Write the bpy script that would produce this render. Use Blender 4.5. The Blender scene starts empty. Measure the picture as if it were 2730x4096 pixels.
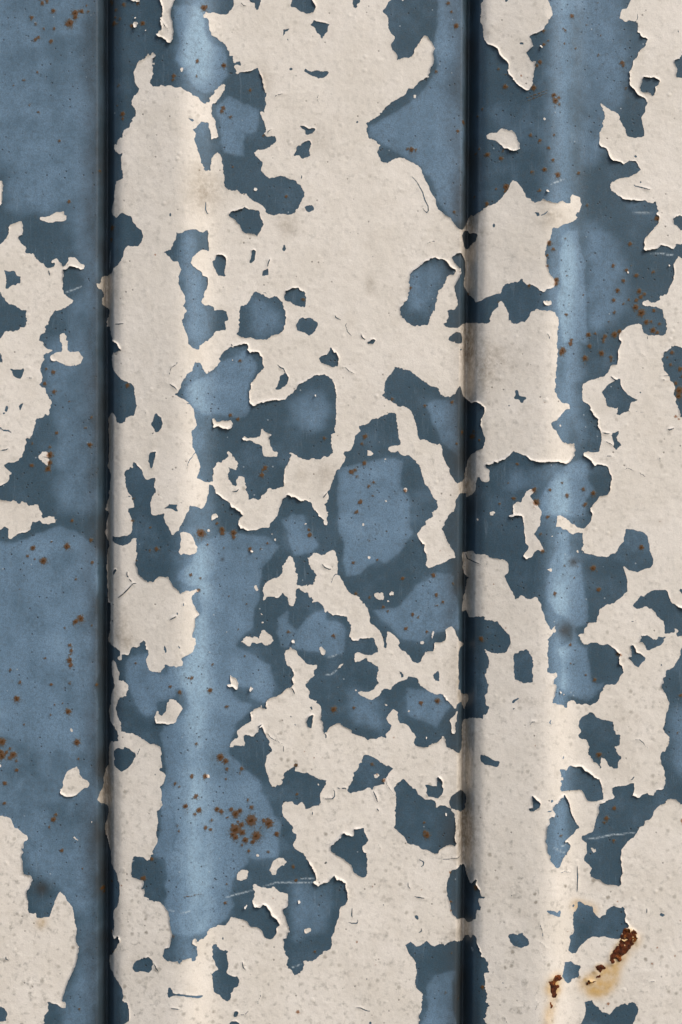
import bpy, math, random
import numpy as np

# ------------------------------------------------------------------ camera, sky, sun, exposure
scene = bpy.context.scene
S = 0.525 / 2730.0            # metres per unit of the wall's own 2730 x 4096 grid
WALL_Z = 1.5                  # height of the middle of the surveyed piece of wall
rad = math.radians

cam_data = bpy.data.cameras.new("camera")
cam = bpy.data.objects.new("camera", cam_data)
scene.collection.objects.link(cam)
CAM_D = 1.6
cam.location = (0.0, -CAM_D, WALL_Z)
cam.rotation_euler = (rad(90), 0, 0)
cam_data.sensor_fit = 'VERTICAL'
cam_data.sensor_height = 24.0
cam_data.lens = 24.0 * CAM_D / (4096 * S)
cam_data.clip_start = 0.01
cam_data.clip_end = 500.0
scene.camera = cam

SUN_AZ, SUN_EL = 40.0, 40.0   # degrees to the right of straight-on, degrees above the horizon
world = bpy.data.worlds.new("World")
scene.world = world
world.use_nodes = True
wn = world.node_tree
bg = wn.nodes["Background"]
sky = wn.nodes.new("ShaderNodeTexSky")
sky.sky_type = 'NISHITA'
sky.sun_disc = False
sky.sun_elevation = rad(SUN_EL)
sky.sun_rotation = rad(180.0 - SUN_AZ)
sky.dust_density = 3.0
sky.ozone_density = 1.0
wn.links.new(sky.outputs[0], bg.inputs[0])
bg.inputs[1].default_value = 0.12

sun_data = bpy.data.lights.new("sun", 'SUN')
sun_data.energy = 1.35
sun_data.angle = rad(22)
sun_data.color = (1.0, 0.955, 0.90)
sun = bpy.data.objects.new("sun", sun_data)
scene.collection.objects.link(sun)
# the lamp shines along its local -Z: aim from the upper right front towards the wall
sun.rotation_euler = (rad(90 - SUN_EL), 0, rad(SUN_AZ))
sun.location = (1.2, -2.0, 4.0)

scene.view_settings.view_transform = 'Standard'
scene.view_settings.look = 'None'
scene.view_settings.exposure = 0.56
scene.view_settings.gamma = 1.0

# ------------------------------------------------------------------ survey of the wall
# per tile: b/w outlines of bare metal / paint, c cracks, s scratches, f,g weathered metal, r rust (x,y,radius),
# k rust crust, y yellow stain, h grimy spot
SURVEY = """
T 0 0 b
w 1184,-20 1184,2 1198,14 1206,5 1218,8 1230,22 1262,28 1286,40 1298,20 1310,-20
w 1464,-20 1480,20 1496,60 1506,90 1504,140 1492,180 1486,215 1492,250 1490,290 1494,306 1470,306 1464,324 1440,338 1458,360 1500,372 1528,384 1546,420 1600,428 1600,-20
w 1246,170 1256,172 1258,186 1248,192 1240,182
w 1232,222 1250,216 1268,228 1272,246 1258,266 1236,272 1224,252
w 1344,292 1356,296 1352,308 1340,306
w 1384,520 1404,506 1420,506 1436,526 1436,544 1414,552 1404,568 1398,592 1412,600 1424,592 1434,604 1420,614 1408,610 1416,650 1412,700 1402,740 1384,766 1404,794 1416,814 1456,812 1490,802 1524,808 1600,808 1600,1600 1130,1600 1118,1520 1122,1440 1130,1404 1100,1416 1056,1384 1044,1350 1050,1326 1076,1330 1090,1290 1106,1274 1134,1270 1130,1240 1146,1210 1174,1190 1196,1184 1198,1150 1210,1130 1236,1122 1212,1104 1230,1082 1250,1078 1256,1040 1250,1010 1218,978 1218,930 1244,886 1284,850 1292,828 1270,800 1248,770 1238,700 1244,650 1262,622 1282,584 1320,554
r 386,20,16 430,4,12 488,92,18 286,152,16 322,214,10 400,256,9 496,254,14 690,115,28 748,100,18 640,205,32 690,150,18 608,216,14 806,100,10 790,45,9 350,334,12 322,354,14 466,374,14 340,655,10 215,728,10 1066,90,10 1060,160,9 1106,178,11 1044,212,18 1074,220,8 1024,15,14 1140,50,14 1275,45,13 1318,230,18 1218,248,16 1088,786,11 1132,1052,18 1132,1095,11 544,1286,11 912,1558,10 270,954,8 1080,970,7 350,1022,10 118,776,6
T 1 0 w
b 64,-20 44,60 20,120 10,170 26,220 40,290 40,330 30,390 12,424 -30,424 -30,808 20,814 64,832 112,830 140,856 180,866 216,898 264,908 290,944 306,960 340,942 370,944 356,908 394,868 404,840 440,804 480,768 494,774 494,830 470,870 436,922 400,962 382,984 380,1050 400,1100 420,1170 440,1200 440,1268 410,1272 378,1286 366,1200 352,1150 340,1118 316,1132 286,1130 262,1160 240,1186 210,1206 246,1244 244,1274 228,1290 252,1364 254,1400 274,1440 282,1490 300,1530 320,1560 320,1600 364,1600 370,1500 384,1450 410,1420 436,1400 460,1420 476,1470 484,1560 486,1600 836,1600 836,1540 856,1504 840,1478 806,1448 782,1430 772,1404 800,1380 836,1374 856,1384 900,1360 940,1326 972,1290 964,1260 936,1248 900,1258 870,1250 868,1228 884,1210 876,1160 850,1090 830,1060 820,1034 846,1028 858,1040 874,990 870,900 880,860 862,820 846,740 826,680 804,620 780,630 740,654 690,664 640,660 618,682 598,670 606,654 586,604 600,598 650,600 656,590 644,566 580,574 576,514 544,510 526,450 490,394 430,356 380,328 362,280 358,210 340,170 310,168 304,148 340,118 396,114 440,128 500,132 530,130 540,100 566,84 582,30 580,-20
w 106,646 126,644 132,676 112,686 98,664
b 716,-20 740,16 776,34 786,96 808,84 826,40 836,-20
b 1112,-20 1104,60 1150,70 1200,106 1250,128 1316,118 1334,70 1310,24 1284,-20
b 1310,186 1340,202 1380,206 1456,228 1432,300 1410,330 1402,358 1390,356 1380,326 1350,300 1330,262 1288,226 1306,212
b 1030,330 1044,290 1044,272 1080,264 1108,260 1070,282 1052,300 1040,330
b 1240,628 1270,648 1300,664 1330,646 1394,652 1462,668 1440,690 1404,722 1360,714 1300,704 1268,682 1230,654
b 160,1090 200,1108 250,1120 214,1134 190,1120
b 1170,1146 1210,1164 1236,1160 1268,1182 1334,1172 1326,1200 1300,1226 1262,1240 1240,1226 1240,1200 1196,1172
b 1276,1280 1294,1300 1290,1340 1270,1376 1280,1436 1250,1442 1220,1468 1196,1452 1184,1426 1130,1434 1160,1390 1170,1326 1200,1330 1240,1300
b 1060,350 1075,356 1100,390 1084,380
r 312,82,24 252,578,16 492,600,20 40,720,16 36,752,12 248,712,9 732,828,13 488,988,16 472,1020,15 552,1072,13 576,1534,9 856,1240,9 332,70,14
T 2 0 b
w -30,-20 500,-20 460,16 436,28 410,80 384,104 400,130 426,150 440,214 432,256 450,300 466,322 494,340 486,374 456,408 470,450 500,490 526,522 514,550 560,542 610,532 650,526 672,496 680,450 720,402 734,364 768,334 800,348 840,400 860,440 852,530 840,612 824,616 814,680 798,720 760,730 720,760 660,810 614,820 590,870 530,912 460,944 400,1000 370,1046 320,1080 270,1110 240,1140 248,1170 230,1190 240,1230 268,1280 320,1296 354,1334 346,1370 334,1400 350,1440 370,1480 420,1504 440,1506 456,1478 500,1460 560,1452 580,1444 610,1474 660,1500 710,1526 750,1568 760,1600 -30,1600
b 96,-20 104,20 118,60 130,76 150,70 154,44 170,20 170,-20
w 566,-5 580,0 574,16 566,10
w 670,870 690,876 690,900 676,910 668,894
w 1312,-20 1310,10 1290,50 1280,80 1288,120 1276,170 1290,240 1296,300 1306,350 1330,410 1350,436 1376,440 1410,464 1434,474 1450,530 1490,576 1528,606 1526,680 1538,716 1568,744 1600,760 1600,-20
w 1600,1222 1540,1222 1500,1208 1470,1204 1440,1222 1430,1240 1370,1236 1330,1262 1344,1290 1380,1296 1420,1310 1460,1344 1490,1380 1530,1394 1600,1424
r 985,36,14 1015,110,10 1058,245,20 874,662,12 1438,656,11 1500,818,18 1128,1120,16 1074,1208,13 1296,1014,9 1255,1070,9 650,1378,20 610,1370,11 690,1380,11 1340,1436,18 1464,1472,16 1480,1404,10 1268,1374,9 1238,1410,9 1510,708,6
T 3 0 b
w -30,-20 292,-20 312,30 330,80 350,110 358,174 332,210 320,250 290,280 280,310 246,330 216,352 180,350 146,374 178,430 178,464 150,486 116,514 140,550 170,598 206,606 206,650 186,700 176,770 176,810 150,854 110,856 70,830 30,780 -30,740
w 1096,-20 1070,40 1052,92 1010,94 990,126 986,186 1010,192 1040,210 1080,204 1140,214 1152,260 1152,306 1190,350 1240,374 1220,434 1180,470 1156,496 1140,550 1110,580 1104,620 1080,680 1068,760 1090,800 1110,824 1134,860 1150,890 1190,898 1220,916 1234,946 1252,950 1222,990 1216,1040 1190,1080 1196,1160 1212,1210 1210,1254 1190,1270 1130,1276 1090,1264 1050,1260 1040,1200 1010,1150 980,1110 976,1096 988,1080 950,1046 930,1032 880,1004 850,980 826,954 812,962 820,990 836,1010 846,1050 856,1080 840,1110 836,1160 808,1220 804,1280 796,1330 820,1360 862,1370 880,1400 896,1460 930,1494 980,1492 1020,1516 1060,1490 1130,1488 1150,1530 1180,1568 1190,1600 1600,1600 1600,726 1510,726 1504,690 1512,650 1490,610 1482,570 1540,544 1560,510 1556,480 1600,470 1600,-20
b 1196,718 1220,730 1250,732 1300,722 1350,758 1340,790 1312,816 1316,850 1300,890 1284,900 1270,870 1240,862 1210,860 1180,846 1174,816 1190,770
b 1110,1444 1132,1430 1148,1444 1140,1456 1124,1452
w 240,456 256,460 270,480 260,490 244,476
w 280,1112 296,1116 298,1130 284,1134 274,1124
w -30,1222 10,1230 30,1256 50,1300 64,1350 62,1396 40,1408 -30,1420
r 542,168,16 480,306,11 458,296,7 474,428,9 282,446,12 320,412,9 246,606,16 216,636,13 280,322,12 578,460,9 792,516,9 1008,588,17 1020,614,13 190,836,20 374,905,18 388,955,24 424,985,12 418,925,12 162,1266,14 244,1318,14 324,1386,12 364,1496,14 374,1268,9 1042,820,9 684,240,7 810,338,7 784,36,6 76,722,9
T 0 1 b
w -30,85 14,92 28,140 16,200 18,290 6,314 -30,316
w 364,432 388,420 440,416 480,400 520,376 584,370 590,400 612,408 610,446 592,456 520,458 480,470 440,474 396,458 370,448
w -30,690 10,664 64,600 80,530 80,506 110,484 150,468 194,456 214,530 206,584 176,596 164,606 166,630 190,664 238,700 236,724 220,750 250,754 306,762 330,796 366,836 392,850 410,876 440,896 490,880 504,846 476,842 470,816 504,800 526,806 540,836 564,850 570,884 600,866 624,836 630,796 684,788 710,816 744,850 770,870 770,896 744,898 724,886 670,874 640,880 614,904 580,910 582,960 576,1040 568,1080 590,1126 626,1166 674,1192 660,1214 610,1240 560,1270 516,1290 500,1270 490,1300 450,1350 440,1400 420,1430 414,1470 370,1510 350,1556 352,1600 -30,1600 -30,1560 0,1540 20,1500 40,1472 150,1468 200,1440 236,1420 242,1390 234,1320 250,1274 196,1276 160,1246 118,1220 96,1226 50,1190 18,1150 4,1110 -30,1090
b 28,904 60,914 120,914 146,940 150,960 184,962 186,1030 160,1030 110,1044 70,1080 48,1082 50,1030 54,968 40,930
w 546,1500 580,1486 604,1500 606,1540 618,1556 618,1600 550,1600
w 1136,-20 1136,70 1110,90 1070,94 1064,150 1050,240 1056,260 1030,310 1022,360 1034,400 1072,432 1100,404 1126,390 1150,400 1170,414 1212,424 1230,480 1262,524 1300,552 1326,606 1310,656 1280,694 1220,700 1176,702 1150,746 1120,830 1090,864 1040,890 1016,930 976,940 940,954 920,990 914,1030 884,1034 886,1060 906,1080 926,1076 938,1130 926,1160 934,1220 970,1240 996,1270 980,1320 956,1370 962,1410 992,1418 1004,1480 1024,1530 1036,1570 1040,1600 1600,1600 1600,-20
b 1508,770 1530,752 1568,738 1600,736 1600,820 1560,800 1540,780
c 440,900 450,940 456,966
c 1046,1404 1090,1412 1150,1406
s 590,1118 650,1096 745,1060
s 1006,712 1000,780 990,880
r 632,278,14 1024,516,20 1436,780,8 1015,620,14
T 1 1 w
b 486,-20 496,50 500,90 492,110 500,140 530,170 552,184 580,176 610,176 640,200 660,212 700,216 726,256 750,276 810,296 850,320 880,350 872,380 910,406 950,416 1010,396 1060,404 1100,400 1140,386 1170,340 1204,290 1214,256 1232,236 1224,190 1190,130 1150,90 1120,80 1090,78 1060,60 1010,48 960,66 910,68 870,40 840,0 836,-20
w 770,156 798,152 804,176 790,186 772,172
b 536,400 560,376 610,366 670,356 676,324 720,350 760,356 790,366 816,364 824,410 846,460 858,498 830,540 806,584 796,600 770,584 710,578 660,546 640,520 630,486 600,460 570,434 544,420
b 1230,340 1250,326 1300,320 1320,340 1310,366 1270,380 1246,372
b -30,740 14,740 24,706 60,650 66,580 110,584 150,564 216,544 260,558 296,572 336,548 346,560 350,640 356,740 340,740 300,730 250,766 204,820 196,856 220,884 260,920 290,930 304,970 344,980 350,1010 346,1060 320,1110 308,1150 320,1160 300,1180 286,1220 320,1240 350,1234 394,1250 406,1286 440,1278 486,1280 510,1294 536,1364 500,1390 510,1464 460,1468 416,1470 400,1520 370,1540 340,1568 330,1600 180,1600 170,1520 140,1460 120,1400 136,1330 160,1310 134,1246 148,1220 140,1160 110,1110 80,1040 84,980 100,940 106,910 84,850 40,838 -30,780
b 384,836 410,816 426,772 470,772 510,800 510,840 500,950 520,968 480,964 446,970 430,940 400,880
b 748,720 780,736 780,820 740,850 724,842 740,800
b 1030,716 1048,680 1066,710 1050,752
b 836,970 850,930 890,896 902,916 902,962 870,964
b 1044,1140 1064,1104 1120,1090 1170,1080 1176,1070 1196,1104 1236,1110 1246,1180 1236,1260 1190,1250 1150,1240 1120,1214 1060,1194 1046,1170
b 620,1512 630,1440 640,1250 664,1236 710,1240 724,1190 780,1104 830,1130 880,1160 910,1174 950,1154 980,1160 1030,1210 1056,1290 1062,1400 1040,1460 1000,1500 930,1516 880,1552 830,1544 790,1550 740,1530 680,1534
b 1164,1400 1180,1360 1216,1344 1230,1358 1276,1346 1310,1360 1354,1406 1330,1470 1310,1490 1272,1522 1244,1490 1200,1480 1160,1466
c 328,290 326,360 340,394 366,404
c 920,800 900,850 890,896
c 1510,1320 1520,1350 1568,1374
c 1210,40 1202,80
r 1066,236,12 1222,1182,14 1276,1248,7
T 2 1 w
b 740,-20 760,70 800,140 830,210 866,264 880,330 890,356 950,410 1000,440 1040,490 1074,536 1106,550 1130,530 1160,470 1180,420 1200,390 1224,410 1290,380 1320,350 1370,340 1430,300 1480,256 1510,206 1530,170 1568,110 1600,60 1600,-20
b 1116,590 1136,550 1180,532 1196,560 1230,566 1248,600 1240,650 1210,660 1180,700 1166,708 1140,690 1124,640
b 634,950 700,894 770,840 810,830 860,800 910,820 930,808 960,830 1000,880 1030,910 1054,912 1050,940 1030,962 990,966 970,1000 940,1070 900,1110 892,1150 880,1210 862,1230 862,1276 820,1330 810,1390 796,1420 760,1424 690,1434 640,1420 580,1370 546,1316 540,1260 570,1240 584,1210 616,1180 624,1100 632,1010
b 1016,796 1060,768 1110,766 1150,826 1156,900 1140,970 1132,1040 1180,1120 1220,1170 1240,1204 1280,1206 1320,1170 1390,1154 1460,1140 1476,1090 1500,1050 1568,1040 1600,1040 1600,1430 1560,1410 1530,1370 1536,1320 1500,1260 1470,1210 1440,1220 1436,1270 1410,1280 1376,1320 1368,1390 1350,1420 1280,1406 1210,1394 1160,1386 1120,1404 1110,1424 1060,1446 980,1444 930,1416 966,1400 990,1340 976,1284 1040,1276 1070,1236 1060,1160 1046,1060 1070,1016 1104,940 1100,900 1064,870 1040,840
b 984,1540 1020,1500 1060,1482 1100,1490 1124,1540 1110,1600 1030,1600
b 276,1556 300,1548 318,1554 310,1600 280,1600
c 640,40 700,110 750,200 770,270 800,330 804,370 790,390 764,370 740,320
c 186,1500 196,1534 230,1560
r 1042,380,11 1510,165,24 1418,182,9 1228,236,9 1334,318,16 640,1080,12 1180,1116,8 1500,206,12 1440,1215,8
T 3 1 b
w -30,110 30,114 70,160 100,210 120,256 160,290 204,320 260,296 272,282 300,294 330,300 370,316 410,318 440,300 462,294 480,314 530,314 536,260 554,230 620,250 624,296 640,316 620,390 590,394 586,420 600,440 580,466 500,494 450,524 412,550 360,540 350,610 330,660 306,710 296,760 284,800 306,820 308,890 324,950 356,990 376,1030 384,1072 320,1104 270,1128 210,1096 160,1054 140,1066 104,1056 90,1014 70,1020 50,1044 -30,1040
b 190,408 212,396 236,404 246,440 214,434
w 276,1210 300,1214 320,1216 336,1204 356,1220 350,1246 320,1256 290,1246 276,1230
w -30,1430 50,1410 110,1396 150,1354 160,1320 210,1290 270,1296 340,1304 380,1320 408,1360 420,1420 410,1500 404,1568 400,1600 -30,1600
w 1600,-20 1170,0 1150,30 1110,50 1050,70 980,80 940,96 906,110 896,146 916,190 966,236 1030,270 1100,284 1160,286 1220,284 1250,304 1316,296 1330,330 1340,380 1316,410 1346,430 1344,490 1300,536 1270,570 1250,600 1224,620 1206,680 1216,700 1200,730 1216,746 1280,730 1330,720 1360,690 1420,700 1480,726 1500,676 1568,684 1600,690 1600,570 1540,556 1516,520 1470,500 1480,480 1468,456 1500,426 1530,416 1568,430 1600,440
w 1520,790 1506,820 1480,870 1488,940 1470,1020 1440,1090 1410,1150 1356,1152 1346,1196 1310,1226 1270,1224 1240,1190 1200,1210 1194,1230 1230,1250 1280,1246 1340,1266 1380,1276 1390,1340 1416,1416 1404,1510 1340,1514 1270,1524 1210,1500 1190,1424 1140,1414 1080,1420 1030,1450 1000,1480 980,1520 990,1568 1000,1600 1600,1600 1600,820 1550,810
b 1568,1020 1600,1010 1600,1080 1566,1070
w 1434,868 1448,876 1442,890 1430,882
w 1056,930 1072,934 1068,954 1052,948
w 304,202 320,200 324,220 308,224
c 1114,120 1120,146 1190,164 1276,188
c 246,436 290,420 320,392
s 340,150 420,120 480,90
s 1100,395 1200,396 1300,396
s 1260,770 1380,770 1500,788
r 286,15,18 408,62,22 174,38,14 240,206,12 610,28,13 688,325,11 480,640,9 330,686,20 364,742,15 310,800,14 312,895,12 396,1020,22 390,1055,18 1330,448,22 1080,680,16 1036,1015,4 926,880,15 1046,918,15 1292,936,13 1138,968,16 1022,1016,16 966,1106,18 1164,1112,20 1210,1140,14 1180,1165,16 1136,1196,16 1066,1192,11 930,1196,16 1018,1226,10 1130,1260,24 1184,1310,30 1300,1290,15 934,1304,12 1230,1396,20 1275,1390,12 1290,1470,22 1330,1490,14 1350,1410,12 700,1510,18 762,1500,11 940,1510,25 985,1480,18 850,1525,16 490,1330,12 540,1562,14 150,1070,12 840,1555,12 938,552,6 600,776,5 1096,876,6 498,972,6 650,1144,7 886,1390,7 830,860,5
T 0 2 b
w -30,-20 366,-20 400,20 404,46 440,60 486,80 460,94 390,120 400,160 376,200 368,260 384,320 384,360 364,400 410,430 430,490 470,556 460,600 440,640 456,664 440,680 410,660 390,680 376,704 330,704 320,760 296,830 290,880 236,896 226,970 204,1030 200,1060 160,1096 80,1114 22,1140 60,1176 100,1204 100,1220 76,1230 80,1260 70,1290 10,1320 -30,1340
b -30,80 0,90 10,140 14,182 60,216 90,244 140,254 180,254 214,234 206,290 180,342 150,334 116,310 110,270 60,210 0,184 -30,180
b 170,590 190,570 214,564 196,600 190,636 176,620
b -30,770 0,776 20,800 80,812 120,828 90,826 30,820 0,800 -30,796
w -30,1440 10,1454 40,1464 70,1460 90,1466 120,1454 150,1480 180,1496 196,1470 230,1486 270,1508 310,1510 340,1496 360,1540 380,1570 386,1600 -30,1600
w 556,-20 562,30 570,70 552,96 500,110 464,130 460,146 474,176 540,184 580,210 640,224 680,220 682,190 690,216 740,200 756,170 760,140 740,124 724,94 640,90 624,80 618,-20
w 352,1066 366,1030 400,1010 436,1016 446,1050 446,1110 434,1142 410,1126 376,1104
w 1038,-20 1040,4 1090,34 1112,70 1110,94 1060,104 1032,110 1022,170 1032,230 1064,290 1124,350 1160,370 1210,384 1236,426 1246,490 1262,600 1252,664 1210,682 1170,700 1150,750 1090,752 1072,740 1066,690 1040,656 1016,656 984,690 980,800 986,960 980,1080 972,1150 996,1170 1006,1220 1012,1250 1000,1290 1000,1350 986,1390 994,1410 980,1450 950,1510 960,1550 980,1560 990,1600 1180,1600 1180,1530 1220,1528 1242,1524 1236,1460 1190,1390 1160,1330 1150,1290 1162,1250 1144,1220 1170,1180 1200,1158 1226,1160 1246,1104 1270,1140 1310,1180 1340,1250 1354,1274 1380,1266 1440,1246 1428,1290 1430,1340 1440,1386 1410,1420 1394,1480 1396,1600 1600,1600 1600,-20
b 1440,664 1470,690 1496,710 1502,750 1490,800 1470,834 1430,834 1420,806 1402,770 1420,700
b 1370,1060 1390,1026 1430,1020 1424,1080 1400,1168 1380,1130 1372,1100
b 1496,1526 1540,1520 1600,1500 1600,1540 1540,1534
c 0,1000 50,994 80,980
c 1420,836 1408,856
c 1394,1026 1440,1018
c 1440,1016 1410,1120 1396,1180
r 424,250,12 488,280,17 496,458,17 408,385,14 634,550,8 838,692,11 520,838,12 824,948,19 455,1040,28 455,1110,20 440,1165,22 455,970,12 288,1136,15 1178,405,16 1236,1440,7 784,790,10 288,935,9
g 470,-20 900,-20 900,1600 560,1600 500,1400 560,1200 480,1150 540,900 480,700 420,240
T 1 2 w
b 172,-20 170,30 210,70 266,84 270,44 320,16 340,-10 344,-20
b 240,194 276,200 300,240 320,280 340,300 400,264 440,210 466,186 446,160 490,100 530,64 560,44 580,56 640,34 700,10 714,40 708,76 730,104 784,92 820,120 850,150 860,180 850,210 860,240 820,290 794,316 770,350 740,380 736,430 724,470 730,560 760,594 776,600 830,564 900,548 970,534 1040,538 1080,500 1120,480 1140,450 1164,440 1164,410 1230,366 1280,346 1340,306 1390,310 1450,320 1500,370 1516,420 1526,520 1524,640 1516,760 1510,820 1520,850 1480,860 1474,910 1490,990 1496,1026 1460,1050 1416,1056 1370,1090 1310,1076 1260,1090 1200,1080 1160,1050 1140,1030 1100,1014 1090,1030 1110,1044 1090,1110 1060,1160 1044,1220 1040,1280 1040,1330 980,1354 910,1350 870,1386 840,1420 830,1446 806,1456 770,1438 714,1460 716,1400 700,1370 690,1290 676,1244 640,1244 610,1270 608,1340 580,1310 530,1270 540,1190 534,1150 570,1170 610,1176 620,1110 590,1070 550,1012 530,1020 520,1070 470,1110 430,1114 400,1180 390,1260 396,1286 380,1284 326,1296 290,1270 248,1254 276,1180 280,1140 250,1060 216,970 206,900 206,830 240,800 248,770 230,690 226,624 190,580 130,536 80,510 44,490 76,470 110,400 150,326 206,270
w 390,706 410,704 430,740 500,734 560,726 576,760 550,800 510,810 470,800 440,776 420,790 394,792
w 660,886 676,868 700,890 760,890 820,870 840,804 870,830 932,856 910,880 910,930 936,980 940,1010 992,1020 976,1062 910,1060 860,1050 846,1010 844,960 820,944 770,930 730,910 694,918
w 1326,488 1340,486 1342,500 1332,510
w 568,164 580,164 580,178 572,180
b 960,436 990,400 1010,320 1046,300 1056,280 1080,306 1084,364 1064,404 1020,440 980,450
b 1368,150 1400,132 1450,120 1480,50 1510,106 1530,100 1546,160 1530,224 1480,236 1430,216 1380,190
b 1600,1150 1568,1168 1530,1190 1500,1250 1464,1350 1446,1390 1456,1440 1440,1480 1416,1490 1430,1530 1440,1600 1600,1600
b 360,1304 390,1320 410,1350 420,1400 450,1414 490,1450 540,1480 560,1520 610,1540 640,1568 650,1600 170,1600 184,1500 260,1520 284,1540 310,1520 324,1500 340,1440 356,1400 356,1340
b -30,1500 30,1494 80,1490 66,1526 84,1560 50,1560 20,1540 -30,1530
b 1030,1440 1060,1440 1080,1408 1130,1426 1180,1446 1220,1460 1300,1480 1310,1520 1336,1560 1340,1600 980,1600 1000,1540 1020,1500
b 1274,1400 1290,1450 1282,1450
c 0,396 50,430 76,460
c 976,206 1010,240 1040,250 1056,290
c 570,1380 610,1376 632,1350
c 560,20 570,44
c 1440,1390 1400,1440
r 640,176,13 552,676,16 622,712,14 1414,888,13 872,1160,18 840,1228,18 850,1180,12
f 470,170 560,140 700,90 760,180 780,260 740,340 690,460 710,560 730,620 690,700 560,700 420,690 300,660 180,540 130,490 230,400 330,320 430,250
g 1060,560 1400,420 1480,560 1400,860 1120,780
T 2 2 w
b 240,-20 250,20 290,30 320,0 330,-20
b 1036,-20 1050,10 1084,30 1110,10 1116,-20
b 500,240 570,250 630,272 710,330 790,390 840,416 906,430 916,470 950,520 1010,510 1030,480 1056,476 1076,426 1096,404 1110,450 1140,510 1190,560 1240,556 1280,590 1310,620 1312,670 1286,720 1280,760 1300,840 1320,900 1310,960 1296,990 1250,1010 1200,1040 1170,1090 1160,1150 1140,1210 1146,1250 1110,1290 1076,1310 1050,1290 1010,1230 994,1190 1000,1170 960,1110 930,1030 930,990 910,936 880,950 820,930 790,906 760,900 736,910 716,896 706,880 700,810 670,700 640,630 610,604 540,600 470,560 450,546 404,534 400,516 376,500 400,464 400,376 430,330 470,290
b 490,654 504,670 516,740 530,830 540,890 554,930 550,956 500,960 440,970 432,990 460,1016 500,1014 530,1000 544,1030 580,1048 620,1040 660,1070 710,1120 736,1160 744,1210 770,1300 810,1360 830,1400 880,1460 888,1520 880,1550 840,1568 830,1600 -30,1600 -30,1160 10,1150 40,1090 50,1060 24,1030 30,1014 90,1006 116,960 120,900 130,866 186,830 166,776 260,750 280,706 346,704 370,686 430,664
w 244,996 270,1004 300,1034 270,1052 242,1050
w 404,1078 414,1072 420,1084 410,1088
w 582,1346 600,1338 612,1360 600,1386 582,1384
w 406,1462 420,1460 428,1470 416,1474
b 1600,1000 1568,1020 1540,1050 1500,1080 1430,1110 1404,1104 1366,1130 1324,1144 1340,1176 1356,1190 1360,1240 1360,1280 1330,1300 1290,1286 1270,1244 1246,1250 1240,1310 1230,1370 1200,1410 1164,1424 1156,1390 1090,1400 1056,1460 1050,1500 1030,1568 1026,1600 1600,1600
w 1360,1568 1390,1558 1420,1600 1350,1600
r 224,870,18 196,938,11 216,1118,17 96,1196,18 132,1178,14 146,1240,11 256,1328,12 300,1294,11 294,1416,9 180,1474,18 150,1556,9 590,1370,15 472,530,13 1020,560,14 770,590,11 1118,830,13 1208,870,18 1220,825,9 1270,905,9 1062,940,9 1450,1490,9 1530,1300,7 1566,1436,9
f -30,1180 60,1160 200,1130 400,1080 560,1100 540,1300 620,1400 600,1600 -30,1600
f 780,600 880,540 1080,560 1100,1060 1040,1000 930,900 830,780
T 3 2 w
b 400,-20 402,70 410,140 400,240 390,290 396,340 382,360 390,420 380,460 400,500 420,540 460,576 510,576 526,600 524,626 490,624 450,670 400,730 346,756 360,800 390,820 420,880 460,930 510,946 560,936 574,970 566,1040 530,1104 476,1126 410,1104 340,1110 260,1116 220,1114 160,1094 120,1060 50,1024 -30,1004 -30,1500 10,1500 30,1480 70,1476 96,1430 120,1380 150,1360 196,1366 190,1396 154,1410 176,1450 200,1490 240,1520 256,1560 266,1600 720,1600 720,1530 750,1480 800,1430 870,1410 900,1370 906,1300 912,1240 890,1200 880,1154 830,1130 776,1130 756,1146 740,1110 690,1070 652,1050 660,1020 700,1014 760,1026 794,1016 810,970 820,900 816,830 790,780 780,710 750,680 720,630 710,590 670,560 644,540 640,480 644,430 652,390 700,370 770,340 850,320 890,270 904,220 960,210 970,170 970,80 1000,20 1010,-20
w 424,768 440,766 444,784 430,788
b 1600,60 1568,70 1520,50 1476,34 1450,70 1390,110 1382,146 1362,156 1380,200 1390,260 1440,330 1440,356 1480,380 1496,430 1484,490 1510,536 1496,560 1510,590 1540,640 1546,690 1568,700 1600,700
b 820,470 870,406 930,370 950,360 990,346 1000,400 1030,460 1070,500 1130,530 1150,530 1140,550 1090,560 1076,590 1074,640 1010,660 960,684 970,610 880,604 856,540
b 904,850 940,836 972,818 968,860 956,880 990,930 1000,966 980,970 962,994 940,960 920,900
b 1160,474 1180,462 1186,480 1168,480
c 900,320 930,350 960,362
c 820,836 870,850 904,852
c 1420,800 1440,816 1490,796
r 532,28,18 455,95,28 440,115,20 668,158,22 818,112,22 710,45,17 836,5,12 904,150,14 906,180,10 40,1126,11 190,1365,20 334,1366,13 210,1480,28 500,1414,17 450,1296,9 654,1356,15 744,1394,19 668,1500,16 10,1440,12 1464,105,16 1454,215,12 1540,255,18 1500,385,14 1530,455,30 1525,505,22 1500,690,14 1525,715,10 288,568,6 1562,325,12 1420,150,8
f 330,1320 420,1190 560,1120 640,1100 690,1200 700,1270 790,1370 680,1450 670,1600 260,1600 200,1500
g 500,-20 640,-20 660,330 620,380 660,600 680,900 600,950 480,560
T 0 3 b
w -30,-20 380,-20 386,46 440,48 496,44 512,70 496,104 430,110 396,104 366,84 344,84 322,96 310,84 286,90 276,130 272,172 216,190 200,186 150,210 94,244 68,236 76,200 76,160 40,134 10,160 -30,176
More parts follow.
